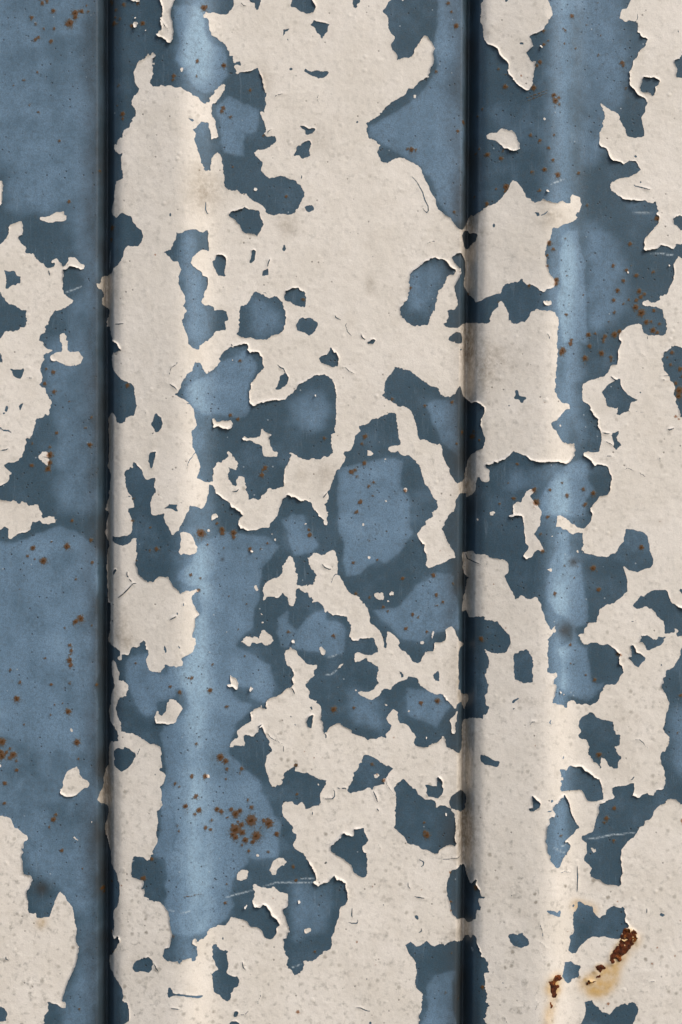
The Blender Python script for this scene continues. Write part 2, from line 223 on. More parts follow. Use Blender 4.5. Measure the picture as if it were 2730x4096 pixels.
w 980,-20 972,60 956,110 950,200 960,246 990,276 986,320 962,350 964,440 960,520 970,640 972,760 984,830 1010,836 1016,890 1010,960 1006,1020 1000,1120 984,1130 976,1190 1000,1216 1040,1230 1090,1260 1110,1286 1112,1320 1090,1330 1088,1350 1110,1362 1126,1350 1124,1306 1150,1310 1176,1314 1200,1290 1210,1240 1274,1242 1296,1226 1300,1190 1320,1176 1350,1180 1340,1210 1360,1250 1376,1290 1356,1340 1356,1390 1376,1440 1416,1464 1440,1472 1490,1450 1520,1420 1530,1384 1560,1410 1600,1420 1600,600 1568,600 1490,590 1460,606 1430,630 1380,634 1340,626 1300,606 1280,580 1266,520 1254,480 1260,430 1262,380 1256,350 1266,300 1256,260 1264,240 1240,232 1216,250 1204,280 1180,296 1130,306 1090,300 1056,286 1036,260 1030,220 1060,230 1100,234 1130,220 1180,212 1220,180 1224,140 1214,70 1190,0 1186,-20
b 1034,576 1036,550 1060,526 1074,540 1060,560 1044,580
b 1168,590 1168,556 1176,540 1184,570 1190,610 1176,600
b 1514,1260 1520,1220 1532,1218 1536,1250 1544,1280 1530,1284
b 1012,1002 1040,994 1044,1004 1024,1012
w 1396,-20 1400,14 1424,30 1460,22 1520,8 1516,50 1530,80 1546,120 1568,154 1600,180 1600,-20
w 1020,1384 1040,1360 1064,1380 1080,1430 1104,1500 1096,1540 1120,1546 1140,1540 1170,1568 1180,1600 1044,1600 1050,1560 1030,1500 1026,1440
c 1066,804 1100,780 1140,750 1180,710 1230,656 1268,652
c 1190,610 1222,644
c 1036,840 1042,860
r 662,80,13 836,258,15 612,318,26 396,450,28 250,404,12 316,430,9 300,330,20 692,616,9 845,462,12 742,978,28 694,1008,22 594,1062,10 640,1225,16 655,1275,14 640,1365,24 648,1410,18 92,1450,11 180,1560,10 1450,336,16 1386,352,10 1390,140,8 1260,440,8 1222,80,12 470,275,8 176,708,6 410,1344,8 712,1326,6 838,1046,8 1254,1384,9 640,1310,10
f -30,270 160,300 290,220 520,130 700,140 800,260 900,330 900,1600 -30,1600
f 1200,1300 1370,1290 1350,1400 1430,1480 1530,1490 1600,1400 1600,1600 1200,1600 1160,1500
T 1 3 b
w -30,-20 176,-20 150,40 116,100 92,140 92,170 60,180 40,206 20,206 0,160 -30,140
w 380,30 412,14 430,36 440,50 404,66 380,84
w 344,160 360,154 366,176 352,184 344,176
w 640,-20 674,44 640,60 626,90 644,150 676,152 710,180 770,160 790,168 840,150 910,140 920,104 984,30 988,-20
w 1340,-20 1370,40 1404,70 1424,120 1440,124 1440,60 1448,20 1440,-20
w 100,190 130,176 160,184 176,190 200,208 220,240 236,290 256,320 250,350 236,370 226,384 180,396 150,384 130,380 106,398 90,360 104,320 96,280 112,240 104,216
w 736,350 748,348 766,362 756,374 738,370
w 836,338 846,336 848,346 840,350
w 930,196 944,200 942,210 930,208
w 954,248 966,242 974,260 960,270
w 1242,100 1252,100 1252,112 1242,110
w 772,684 790,670 808,700 806,718 782,716 772,700
w 850,690 870,656 920,620 970,600 1016,584 1030,550 1026,504 1056,464 1076,416 1094,398 1130,420 1146,464 1144,506 1160,520 1152,560 1170,570 1174,600 1156,634 1160,664 1184,676 1240,672 1300,672 1330,620 1346,580 1320,556 1316,530 1280,504 1264,420 1300,390 1350,374 1396,406 1440,370 1500,346 1522,370 1530,420 1540,470 1532,520 1536,560 1560,590 1600,620 1600,960 1560,944 1490,948 1464,930 1450,908 1416,920 1410,870 1386,836 1350,814 1300,834 1310,810 1280,770 1270,750 1220,730 1184,704 1160,704 1150,740 1154,820 1130,860 1116,864 1080,824 1076,790 1030,744 1020,760 990,786 910,776 890,780 874,804 850,808 860,770
w 828,930 842,932 842,944 830,942
w 836,1010 852,1004 860,1016 846,1024
w 512,1100 522,1096 530,1106 520,1110
w 1118,1180 1132,1176 1144,1192 1136,1206 1120,1200
w 646,1190 670,1164 710,1142 750,1150 820,1156 834,1120 836,1092 860,1090 900,1120 926,1136 944,1180 926,1206 870,1226 836,1200 810,1204 750,1196 720,1228 690,1210
w -30,600 0,616 40,680 84,730 96,754 130,730 190,720 246,706 266,730 230,740 200,790 210,830 240,890 272,936 240,970 234,1020 240,1070 206,1116 210,1140 230,1160 240,1200 224,1244 210,1280 150,1320 110,1340 130,1380 120,1400 60,1420 30,1404 -30,1414
w 1370,1240 1390,1230 1410,1260 1426,1280 1424,1300 1404,1314 1380,1290
w 1100,1236 1160,1280 1170,1310 1220,1360 1260,1396 1310,1404 1340,1398 1350,1440 1324,1450 1320,1500 1270,1540 1250,1600 1130,1600 1120,1530 1140,1500 1120,1440 1070,1400 1060,1350 1046,1300 1060,1270 1090,1260
w 546,1494 570,1510 600,1520 624,1568 630,1600 560,1600 556,1530
w 1530,1440 1560,1404 1600,1400 1600,1424 1560,1426
b 66,914 76,920 76,950 66,940
c 0,990 40,966 76,950
c 130,830 132,860
c 1384,470 1420,510 1460,526 1490,520
c 84,1220 100,1250
s 1440,1330 1490,1326 1530,1310
s 1430,1490 1480,1490 1530,1450
r 286,195,34 476,160,22 478,195,18 582,192,24 582,230,16 430,104,11 732,340,16 894,288,10 836,338,8 1280,210,18 1272,165,9 345,298,9 196,572,12 280,606,10 265,715,14 1086,1100,13 1500,1136,15 205,1514,14 390,1396,10 490,330,8 685,1324,8 175,1514,7 1268,160,8 540,770,6 700,845,7 626,1076,7
h 480,434,16
f 60,540 190,450 230,320 480,180 700,190 860,230 1000,320 830,540 800,680 820,780 750,920 750,1040 650,1160 620,1220 820,1340 940,1420 940,1600 -20,1600 -20,1430 130,1400 240,1260 240,1000 280,900 250,780 280,700 160,680 60,600
f 1010,60 1100,10 1200,30 1300,190 1350,300 1290,380 1130,390 1060,180
f 970,950 1060,910 1110,1000 1180,1060 1330,920 1420,900 1440,1000 1600,1020 1600,1300 1440,1310 1200,1270 1010,1230 980,1100
T 2 3 b
w 830,-20 844,40 810,60 770,84 776,110 740,150 696,206 720,246 750,296 770,290 768,350 786,390 796,440 780,486 800,510 840,506 880,480 960,460 990,440 1020,420 1050,420 1036,370 1010,320 990,280 970,250 956,210 930,150 960,90 990,30 1030,-20
w 1360,10 1374,-10 1408,-4 1408,14 1390,34 1366,34
w 1240,62 1252,58 1264,70 1250,80
w 1536,30 1600,10 1600,50 1540,44
w 196,108 208,106 212,128 200,130
w 248,404 264,402 274,416 264,434 248,418
w 306,750 330,738 390,742 400,780 380,810 340,796 312,780
w 448,750 466,730 488,736 480,760 456,772
w 424,806 440,806 444,824 430,830
w 730,1186 750,1178 768,1190 750,1216 732,1208
w 830,1150 840,1100 852,1092 852,1120 838,1160
w -30,560 0,610 30,660 50,700 100,750 150,766 180,810 230,850 256,900 264,960 270,1020 330,1060 366,1110 390,1180 398,1210 390,1244 420,1252 420,1190 416,1150 430,1120 420,1100 450,1096 490,1136 530,1170 546,1200 530,1224 550,1260 600,1290 640,1340 660,1370 710,1396 740,1370 744,1330 770,1304 776,1280 850,1276 862,1240 866,1200 920,1190 960,1180 970,1140 960,1080 990,1056 1020,1044 1044,1070 1060,1130 1100,1190 1130,1220 1126,1236 1096,1250 1080,1310 1080,1400 1084,1500 1090,1600 716,1600 716,1540 680,1520 620,1506 610,1530 560,1546 520,1560 500,1600 350,1600 344,1550 330,1520 346,1460 344,1420 310,1400 284,1376 256,1380 230,1340 180,1372 130,1376 120,1350 130,1300 150,1286 200,1300 250,1316 300,1310 340,1280 340,1250 316,1210 310,1170 296,1152 230,1160 180,1156 166,1184 120,1180 90,1160 76,1130 90,1100 90,1060 104,1036 60,1000 46,950 -30,960
b 528,1450 548,1464 576,1490 580,1516 560,1514 548,1480
b 846,1494 870,1480 890,1448 900,1460 896,1500 902,1540 870,1546 850,1520
w 1130,374 1150,368 1216,358 1240,390 1300,384 1340,396 1360,418 1430,424 1500,440 1530,470 1530,520 1520,556 1490,580 1516,640 1550,710 1600,750 1600,1240 1568,1310 1568,1600 1350,1600 1334,1540 1316,1490 1330,1440 1350,1410 1362,1370 1340,1310 1312,1254 1340,1264 1380,1294 1440,1296 1500,1280 1530,1244 1554,1180 1530,1120 1490,1070 1430,1000 1424,986 1400,1000 1330,990 1300,946 1250,960 1180,966 1160,910 1120,920 1116,900 1130,840 1126,790 1150,750 1166,640 1176,604 1150,580 1130,520 1120,420
w -30,1420 20,1390 24,1400 -30,1440
r 116,464,13 334,438,9 568,610,15 852,580,18 1030,655,8 876,760,15 936,826,12 880,856,10 390,872,13 432,912,9 658,936,15 710,962,11 598,1068,14 790,1100,12 140,748,12 264,780,10 646,1000,7 1284,1160,18 1398,660,8 1506,1058,6 258,256,8 145,0,14 424,174,6 912,355,8
h 330,200,8
f -30,-20 620,-20 650,180 560,340 420,480 330,420 180,560 40,600 30,340
f 600,780 760,640 900,560 1050,600 1080,900 1060,1060 860,1080 740,1180 500,1140 300,900 500,850
c 1150,370 1170,430 1230,460 1280,480
T 3 3 b
w -30,34 50,30 80,36 100,110 106,200 120,290 148,310 140,340 100,380 94,404 130,430 160,416 200,360 230,340 250,354 280,354 270,320 240,270 210,230 194,204 220,160 246,130 250,60 266,-20 -30,-20
w 410,30 440,34 490,60 530,90 580,130 600,146 660,154 690,120 720,80 734,20 720,-20 1600,-20 1600,700 1568,694 1530,712 1550,750 1600,780 1600,900 1568,890 1510,860 1460,830 1440,790 1424,740 1410,714 1370,716 1314,706 1240,744 1210,776 1180,764 1160,790 1130,830 1104,860 1140,886 1230,866 1270,890 1310,920 1320,950 1386,996 1392,1060 1396,1110 1450,1106 1496,1090 1490,1066 1514,1070 1516,1096 1504,1120 1520,1138 1600,1120 1600,1190 1560,1230 1546,1290 1520,1350 1460,1430 1414,1450 1406,1510 1380,1520 1390,1600 930,1600 970,1540 1016,1470 1006,1410 984,1390 976,1330 990,1300 970,1290 950,1260 920,1240 880,1206 840,1220 800,1216 770,1194 720,1194 690,1210 660,1214 640,1190 610,1130 660,1116 680,1050 700,1016 776,1010 784,960 810,890 860,850 930,840 980,796 1010,770 1056,720 1054,650 1050,590 1030,540 1016,500 1030,494 1060,530 1110,546 1150,550 1220,524 1270,514 1294,480 1290,420 1260,350 1252,270 1236,210 1190,180 1110,164 1070,150 1044,152 1030,210 1020,270 970,330 944,384 920,380 870,410 810,404 750,392 690,390 650,380 632,350 650,320 658,260 644,200 620,186 590,190 560,202 530,190 500,156 460,160 440,130 390,136 400,100 404,60
b 1180,1130 1250,1140 1280,1160 1330,1160 1350,1144 1400,1150 1384,1194 1350,1230 1310,1240 1260,1270 1230,1250 1200,1200 1176,1180
b 1080,1220 1110,1224 1130,1250 1136,1286 1180,1300 1224,1330 1216,1360 1170,1400 1160,1424 1120,1400 1100,1370 1060,1336 1090,1320 1094,1280
b 1360,1400 1370,1384 1376,1402 1366,1410
w 590,356 606,350 612,368 598,372
w 352,214 362,212 362,224 354,226
w 310,526 330,510 354,520 350,540 334,552
w -30,744 14,760 16,800 50,786 70,760 96,764 116,790 160,796 200,776 222,786 230,814 260,840 256,870 280,920 300,980 320,1040 340,1070 360,1070 380,1040 392,1080 372,1112 350,1110 346,1130 316,1160 322,1230 306,1290 320,1340 320,1400 310,1460 340,1476 380,1466 396,1454 406,1500 376,1530 366,1600 -30,1600
b 10,1292 50,1280 66,1262 100,1266 116,1250 150,1280 176,1330 186,1390 180,1430 186,1500 180,1544 120,1564 90,1560 60,1536 20,1520 16,1490 10,1440 16,1380 4,1330
r 316,45,13 250,200,10 270,355,16 1184,324,20 744,516,24 792,710,17 380,744,16 530,1214,13 676,1490,10 758,1536,14 968,1300,14 1358,85,8 476,490,7 570,600,6 76,672,6 536,1386,6 995,1310,12 600,500,6
h 475,1080,70
h 560,460,40
f 390,230 430,180 500,190 520,400 640,480 660,700 690,1000 560,1080 610,1200 700,1240 720,1500 740,1600 440,1600 420,1280 410,1230 560,1180 540,1060 480,960 400,920 320,820 300,680 360,500
T 0 4 b
w 1046,-20 1056,20 1030,80 1020,120 1006,160 1020,206 996,216 986,270 1000,340 1030,380 1060,410 1090,460 1082,536 1050,544 1010,546 1000,580 980,610 984,690 980,770 950,830 934,880 940,940 920,1000 906,1050 896,1084 920,1120 966,1160 984,1180 980,1230 966,1280 944,1330 950,1400 976,1470 990,1530 1010,1570 1020,1600 1410,1600 1410,1540 1440,1480 1452,1440 1440,1370 1456,1300 1462,1240 1444,1164 1470,1160 1500,1110 1492,1060 1494,1000 1476,940 1510,900 1530,850 1520,820 1470,790 1480,766 1500,770 1486,700 1494,600 1470,570 1420,550 1390,558 1330,516 1280,490 1230,466 1170,450 1116,450 1116,370 1090,320 1074,270 1070,220 1080,180 1110,130 1166,110 1170,76 1190,64 1176,30 1170,-20
b 1050,620 1086,600 1140,604 1150,582 1190,604 1250,636 1254,660 1220,740 1180,784 1120,810 1090,796 1046,760 1050,700 1046,660
w 1430,310 1450,250 1464,250 1466,280 1500,294 1530,260 1546,170 1600,150 1600,374 1500,364 1480,370 1440,354
w 638,424 654,420 664,440 656,452 642,440
w 676,1426 690,1428 718,1452 700,1460 678,1444
w 836,1280 848,1282 846,1294 836,1292
w 574,960 576,910 610,820 640,806 700,772 716,790 730,840 760,886 800,900 820,930 800,970 770,974 730,1010 690,1040 640,1056 590,1050 560,1020 550,980
w -30,1226 20,1234 60,1240 90,1250 106,1290 130,1340 160,1344 210,1390 240,1400 252,1440 220,1464 214,1490 218,1520 190,1524 212,1560 210,1600 -30,1600
w -30,730 6,740 8,770 0,790 -30,790
r 150,150,26 624,268,24 704,550,26 468,18,13 15,545,30 15,675,30 54,645,16 118,665,28 90,610,12 146,720,12 150,806,15 40,925,18 488,1262,20 510,1216,14 85,695,16 500,206,8 460,295,8 218,384,8 570,192,6 565,1545,15 886,18,12 36,1110,14 450,1330,10 716,700,10 180,5,12 640,5,10 5,640,20
f -30,-20 900,-20 900,420 740,700 560,640 300,700 140,560 -30,480
g -30,480 900,400 900,1600 -30,1600
f 1180,-20 1600,-20 1600,120 1460,180 1460,250 1380,330 1260,230 1210,100
f 1490,560 1480,480 1600,380 1600,1600 1430,1600 1470,1300 1500,1100 1530,840
T 1 4 b
w -30,150 20,140 60,150 90,190 124,226 90,280 66,320 60,356 -30,376
w 520,16 560,14 556,-20 626,-20 626,40 604,60 574,40 530,36
w 728,56 740,30 764,52 736,84
w 84,82 98,84 96,94 86,92
w 340,842 356,840 366,856 356,872 342,868
w 1536,36 1544,36 1546,46 1536,44
w 1352,922 1364,920 1368,940 1354,942
w 1134,-20 1134,20 1110,50 1060,60 1020,100 960,130 890,150 880,200 888,236 846,230 836,198 826,230 770,240 736,280 746,346 690,380 630,430 612,460 626,492 580,530 546,560 548,596 600,570 640,574 676,580 684,560 666,500 690,480 756,490 806,450 816,414 846,390 850,424 880,480 886,526 920,530 914,580 934,600 920,640 890,660 870,740 886,820 914,890 916,930 966,962 980,940 1020,936 1040,900 1016,884 1046,870 1046,836 1100,790 1146,766 1150,812 1220,830 1256,824 1310,860 1380,880 1440,894 1420,950 1390,990 1376,1040 1386,1090 1370,1120 1310,1136 1240,1160 1230,1120 1210,1094 1184,1110 1170,1126 1140,1116 1110,1090 1060,1088 1024,1130 1040,1220 1090,1280 1130,1320 1124,1360 1150,1390 1156,1430 1126,1480 1160,1540 1220,1570 1230,1600 1480,1600 1480,1500 1510,1460 1550,1420 1600,1390 1600,370 1530,370 1460,410 1440,450 1410,464 1406,370 1384,340 1388,280 1384,220 1370,190 1340,180 1346,164 1296,160 1270,120 1280,76 1240,30 1240,-20
b 1252,340 1270,306 1320,290 1310,330 1306,376 1296,420 1260,404 1250,370
b 1284,220 1300,214 1308,250 1300,254
b 1094,300 1116,300 1106,324
c 846,380 800,410
c 1110,40 1130,70 1144,110
c 1400,1054 1430,1066 1490,1064 1510,1040 1510,1000 1490,964
c 1410,464 1430,480 1430,520
c 1310,1180 1300,1220
c 1536,960 1560,976
r 95,76,16 366,68,19 10,25,12 516,220,13 460,684,30 508,720,22 520,790,14 508,885,10 204,848,16 325,855,20 654,788,15 52,910,13 240,1032,18 710,1076,12 148,1118,20 268,1160,21 430,1160,20 470,1184,18 640,1175,20 600,1205,30 745,1144,16 745,1265,46 905,1290,38 860,1265,18 600,1350,44 575,1395,24 655,1304,22 660,1375,26 600,1420,24 790,1405,38 760,1460,20 690,1445,24 976,1388,20 620,1276,12 830,1330,9 328,1325,16 370,1345,14 245,550,11 290,696,7 232,1196,12 900,1552,11 720,1545,14 1500,242,22 1165,1022,12 90,940,8 380,1262,12 525,1236,10 560,1165,18 640,830,8 86,1345,10 75,1295,8 1154,755,14 1320,685,7 1394,686,7 1234,630,5 575,1310,16 655,1490,10
f -30,390 130,280 170,180 110,50 120,-20 540,-20 560,100 660,160 740,200 700,290 600,400 610,480 540,560 540,640 660,760 800,900 830,990 910,1080 960,1170 1030,1300 1010,1430 990,1600 60,1600 40,1300 30,1000 -30,860
f 780,60 800,-20 940,-20 930,110 850,180 740,140
T 2 4 w
b -30,-20 340,-20 346,10 320,30 310,60 240,84 190,70 160,84 186,116 240,144 290,156 320,130 344,130 370,80 410,46 460,60 476,30 500,10 504,-20 710,-20 730,30 770,44 800,70 860,104 940,104 980,160 1010,190 1040,236 1060,240 1070,200 1100,170 1116,200 1146,262 1154,220 1176,180 1176,120 1160,106 1120,116 1100,70 1084,60 1084,-20 1350,-20 1342,80 1316,116 1326,200 1356,216 1336,270 1306,290 1304,320 1230,324 1180,330 1120,370 1114,450 1124,540 1110,600 1106,630 1090,658 1050,630 1000,596 970,590 960,540 966,514 930,484 920,510 880,550 840,560 806,576 800,590 740,596 690,580 666,550 688,500 680,476 650,450 630,400 600,376 540,364 524,330 520,290 530,270 480,240 440,280 416,326 440,370 466,390 450,430 416,466 426,510 380,494 330,510 240,520 220,500 150,484 100,464 100,430 50,410 0,380 -30,370
w 1000,340 1040,300 1060,262 1076,264 1060,340 1044,390 1054,420 1046,468 1020,464 1012,440 1016,390
w 130,62 146,64 144,74 134,76
w 404,192 420,200 436,204 420,212 408,208
w 620,250 634,252 632,268 622,266
w 780,490 794,494 788,512 778,508
b 220,662 260,670 320,690 370,730 420,760 440,756 490,784 450,820 414,864 386,880 400,926 350,940 300,956 296,984 280,980 270,960 230,970 180,994 110,1010 70,1004 56,976 90,930 110,870 130,810 160,800 176,740
w 300,850 316,836 340,836 358,852 346,868 316,874
b 1276,660 1310,650 1350,664 1386,698 1440,700 1462,706 1444,750 1420,762 1370,746 1320,740 1284,716 1272,690
b 886,852 920,880 934,920 926,950 944,980 930,1020 896,1058 850,1044 810,1040 786,1010 790,970 770,930 800,930 850,944 888,946 880,890
b 572,880 600,910 640,946 690,976 704,1020 740,1044 780,1070 830,1064 860,1076 880,1140 920,1120 960,1124 1010,1150 1040,1200 1050,1260 1060,1320 1050,1380 1040,1450 1066,1470 1046,1500 1016,1486 970,1490 920,1520 890,1560 850,1564 810,1536 720,1516 706,1490 640,1484 610,1470 580,1410 550,1380 480,1330 500,1280 500,1180 510,1050 490,960 520,920
w 956,1192 970,1192 978,1216 962,1212
b 1000,1060 1020,1030 1060,1004 1100,986 1150,1036 1160,1080 1150,1170 1110,1194 1070,1170 1010,1150 996,1100
b -30,1400 30,1386 70,1394 110,1410 130,1370 120,1340 170,1336 216,1330 220,1380 252,1440 230,1480 200,1520 210,1556 230,1600 -30,1600
c 0,970 40,966 56,980
c 296,990 320,1040 340,1100
c 330,1150 350,1180
r 736,182,17 886,165,21 120,230,12 288,744,12 395,895,16 332,840,9 790,1395,26 770,1365,14 766,1282,10 488,500,8
h 680,300,10
f 600,60 900,60 1000,200 900,420 640,300
T 3 4 w
b 376,-20 400,20 390,60 376,110 366,170 390,180 440,190 470,216 506,216 510,170 560,160 590,190 640,200 690,184 720,204 770,180 800,140 804,100 840,40 850,10 940,10 960,-20
w 430,68 442,66 448,84 436,86
w 466,90 476,92 478,104 468,102
b -30,160 20,150 44,124 70,116 50,140 16,176 -30,180
b 1370,-20 1370,30 1390,80 1410,120 1440,180 1426,250 1406,300 1400,380 1380,420 1420,470 1440,510 1430,580 1400,616 1360,640 1370,720 1390,800 1410,890 1390,960 1350,964 1320,980 1290,1030 1250,1020 1236,1000 1160,1046 1100,1030 1110,1000 1124,960 1124,910 1040,936 1000,936 916,956 920,1010 944,1040 930,1060 880,1070 820,1100 800,1110 796,1170 760,1260 750,1320 730,1366 690,1380 640,1394 630,1420 680,1460 680,1510 690,1570 690,1600 1000,1600 1000,1530 1060,1450 1110,1410 1160,1350 1170,1316 1210,1300 1216,1256 1260,1250 1290,1210 1306,1160 1340,1130 1390,1106 1420,1066 1456,1050 1500,1070 1568,1116 1600,1130 1600,-20
b 732,260 750,280 770,306 810,324 860,340 924,344 930,400 950,466 1000,476 990,530 976,570 940,580 950,620 1000,680 970,720 968,780 930,776 890,760 860,700 820,690 806,740 816,770 804,790 796,750 750,720 720,680 698,650 706,600 700,540 680,516 630,510 610,480 630,440 612,400 612,340 640,310
b 430,776 470,780 500,790 520,756 560,758 640,766 670,800 730,840 770,876 800,876 806,920 836,980 830,1020 836,1064 800,1076 730,1086 690,1070 664,1040 650,990 630,976 560,976 450,980 430,950 446,930 436,880 440,830
b 176,1012 210,1044 246,1074 240,1120 216,1150 190,1160 150,1156 146,1134 180,1126 184,1080
b 480,1016 500,1060 520,1110 530,1170 560,1230 590,1290 620,1326 580,1340 560,1380 510,1420 470,1440 510,1450 536,1490 520,1530 490,1570 480,1600 340,1600 316,1540 304,1470 300,1380 310,1300 330,1270 330,1220 350,1206 376,1210 386,1180 360,1150 370,1110 410,1080 440,1050
w 720,1504 740,1510 752,1530 764,1510 772,1540 750,1550 736,1540
w 442,850 456,848 456,876 446,876
c 350,320 334,350 350,370
c 470,660 460,690
c 1124,850 1100,880 1080,890
c 310,1160 360,1156
c 0,230 20,220
s 650,1430 780,1416 900,1390 1000,1380 1140,1370
s 370,1490 430,1520 490,1550
s 440,1486 490,1470
r 796,656,20 936,1144,17 866,1236,18 848,1274,12 932,1440,13 1545,110,14 440,1384,10 202,560,7 1560,1260,18 1518,452,9
f 440,-20 840,-20 790,100 700,170 560,130 470,90
T 0 5 b
w -30,-20 210,-20 196,50 206,120 216,190 240,206 274,210 294,240 276,300 274,330 244,350 244,400 254,470 250,530 264,560 290,564 328,558 332,596 376,604 450,596 470,540 500,450 530,390 550,360 590,390 610,430 640,474 666,500 674,580 680,640 710,700 700,760 694,824 724,864 716,950 696,1040 650,1130 626,1180 600,1260 570,1340 556,1366 596,1374 604,1400 598,1430 564,1430 524,1394 490,1386 430,1370 440,1420 450,1460 410,1500 404,1540 410,1600 -30,1600
b -30,1390 10,1420 40,1440 66,1490 50,1520 50,1550 20,1554 -30,1550
w 1010,-20 1010,100 1040,130 1076,190 1090,250 1106,310 1102,380 1086,450 1076,500 1044,530 1040,600 1056,670 1050,710 1020,726 1020,750 1040,766 1056,784 1070,766 1096,766 1104,800 1080,860 1050,896 1020,936 996,970 996,1020 1006,1090 1040,1100 1056,1140 1100,1190 1130,1250 1144,1300 1130,1350 1180,1370 1196,1430 1190,1530 1150,1552 1110,1568 1100,1600 1600,1600 1600,570 1560,570 1556,520 1520,470 1480,430 1420,424 1370,400 1330,380 1340,340 1336,310 1310,320 1330,250 1320,230 1270,230 1220,210 1214,120 1226,70 1224,26 1260,20 1310,24 1346,50 1384,44 1400,-20
b 1224,1010 1250,984 1284,964 1310,956 1340,940 1380,936 1410,956 1422,990 1400,1050 1370,1080 1330,1076 1290,1068 1250,1076 1230,1050
b 1508,900 1530,850 1570,840 1600,845 1600,980 1560,976 1520,940
b 1548,1260 1560,1210 1600,1200 1600,1310 1556,1290
c 50,950 50,980 80,994
c 1424,990 1440,1030 1466,1070
r 1330,215,18 1310,220,12 1400,40,14 932,340,16 940,380,10 1020,268,10 1120,292,8 1020,730,10 726,1440,10 752,148,6 1035,910,8
y 340,600 410,610 400,660 360,700 350,650
h 380,330,60
g 220,-60 880,-60 860,400 700,500 620,400 540,340 380,260 240,100
T 1 5 b
w -30,570 4,600 14,660 30,720 20,790 0,840 -30,850
w 616,190 630,160 660,144 700,150 720,170 722,210 706,240 680,246 660,256 630,250 618,230
w 790,10 808,6 812,28 800,34 788,26
w 914,160 926,120 946,70 990,44 1036,42 1048,56 1072,64 1070,84 1050,90 1044,116 1016,106 990,146 964,200 944,196
w 680,500 700,470 708,458 708,480 694,508 684,510
w 1176,430 1190,422 1194,450 1182,458
w 1232,710 1256,690 1290,684 1298,706 1270,724 1250,744 1240,730
w 764,294 784,286 820,310 850,318 900,320 930,322 940,300 960,318 990,336 1010,360 1050,366 1080,380 1086,430 1084,470 1060,490 1026,520 1060,580 1076,640 1094,680 1096,716 1074,736 1070,780 1036,784 1050,820 1040,880 1060,940 1086,970 1072,1000 1080,1050 1120,1090 1140,1118 1190,1100 1222,1060 1220,990 1260,994 1310,980 1340,970 1370,930 1420,896 1470,886 1490,800 1484,760 1510,710 1530,640 1550,580 1560,510 1600,480 1600,1600 650,1600 636,1560 600,1540 560,1540 540,1568 530,1600 -30,1600 -30,1300 0,1296 80,1276 170,1290 290,1316 312,1300 300,1296 190,1276 40,1262 20,1210 -30,1206 -30,970 30,966 80,968 96,1000 120,960 200,940 210,974 236,970 256,920 246,890 244,840 216,810 214,780 244,768 256,800 300,770 350,744 334,720 350,700 400,680 440,664 500,668 530,640 560,584 610,596 660,604 700,620 740,670 790,676 836,706 850,750 880,784 910,794 950,780 976,720 976,684 1010,660 980,610 930,560 910,520 880,480 860,466 820,500 770,490 754,450 770,410 776,360 766,320
w 1220,-20 1250,60 1280,100 1320,150 1330,200 1344,230 1340,256 1314,262 1340,290 1360,298 1400,280 1450,260 1480,220 1506,202 1530,240 1600,246 1600,30 1568,40 1530,20 1500,-20
b 384,850 400,830 420,826 450,870 480,900 510,890 528,896 516,920 520,960 534,1010 530,1060 516,1090 540,1110 590,1136 614,1124 634,1160 630,1210 590,1230 566,1280 546,1340 516,1354 480,1336 450,1300 400,1270 390,1220 390,1150 386,1110 410,1080 440,1070 430,1040 410,1020 396,960 384,900
b 574,1490 590,1456 614,1446 628,1460 620,1490 600,1510 580,1504
c 660,990 670,1050 700,1080
c 30,1264 170,1286 290,1312
c 0,1396 60,1400 100,1410
s 500,410 600,380 760,340
s 840,310 900,290 970,270 1120,264 1320,268
s 1180,224 1260,232 1330,226
s 90,530 140,526 200,506
s 0,500 50,516
s 1110,1050 1160,1034 1210,1016
r 1130,122,14 1158,246,13 506,456,13 1326,898,10 1172,1456,16 35,740,10 520,280,7 945,415,7 1430,84,6 1090,690,7
o 120,380 300,366
f -30,-20 740,-20 700,80 620,150 580,260 560,400 600,500 500,620 330,720 200,760 -30,700
T 2 5 w
b -30,30 30,50 70,90 110,140 120,180 170,206 206,222 226,200 244,184 236,160 246,100 240,30 226,-20 -30,-20
b -30,240 10,250 56,280 46,310 56,360 64,420 56,456 10,490 -30,500
b 1004,170 1020,154 1060,148 1070,124 1106,104 1136,120 1150,170 1166,230 1200,280 1210,250 1226,236 1254,240 1240,280 1260,310 1280,324 1270,350 1290,376 1322,380 1310,396 1270,396 1256,420 1264,460 1282,480 1276,506 1246,510 1240,560 1240,594 1210,606 1186,640 1164,650 1150,630 1110,616 1070,600 1020,546 1006,500 1004,450 980,400 972,330 976,270 996,220
b 594,850 610,816 640,806 670,826 694,856 720,846 760,820 784,796 810,816 830,840 866,856 900,826 940,830 950,844 990,816 1040,796 1080,806 1120,832 1150,780 1176,752 1196,776 1210,744 1230,740 1244,770 1244,820 1266,860 1280,920 1320,950 1350,1000 1344,1050 1364,1080 1320,1070 1306,1090 1324,1130 1316,1190 1330,1250 1340,1270 1330,1330 1364,1370 1340,1390 1336,1430 1320,1490 1296,1490 1330,1530 1360,1568 1370,1600 720,1600 720,1500 740,1420 740,1360 756,1290 720,1260 690,1220 690,1180 680,1150 696,1110 694,1030 680,980 640,940 620,910
b 1524,740 1540,716 1600,710 1600,820 1550,790
b 850,-20 870,6 890,-20
c 710,50 740,66 762,80 756,110 730,126
c 670,390 700,400 780,412
c 104,500 100,570 110,600
c 64,630 100,640 150,640 160,600
c 130,1416 180,1416 230,1440 280,1450
c 740,680 740,710 710,730
c 238,1140 238,1160
c 386,466 400,480
s 1200,860 1212,890
r 1010,440,12 1008,522,10 1002,172,10 1236,304,18 1296,1206,16 150,810,10 1080,1340,7 740,330,6 290,304,6 320,1022,5 960,1270,8 1018,908,7
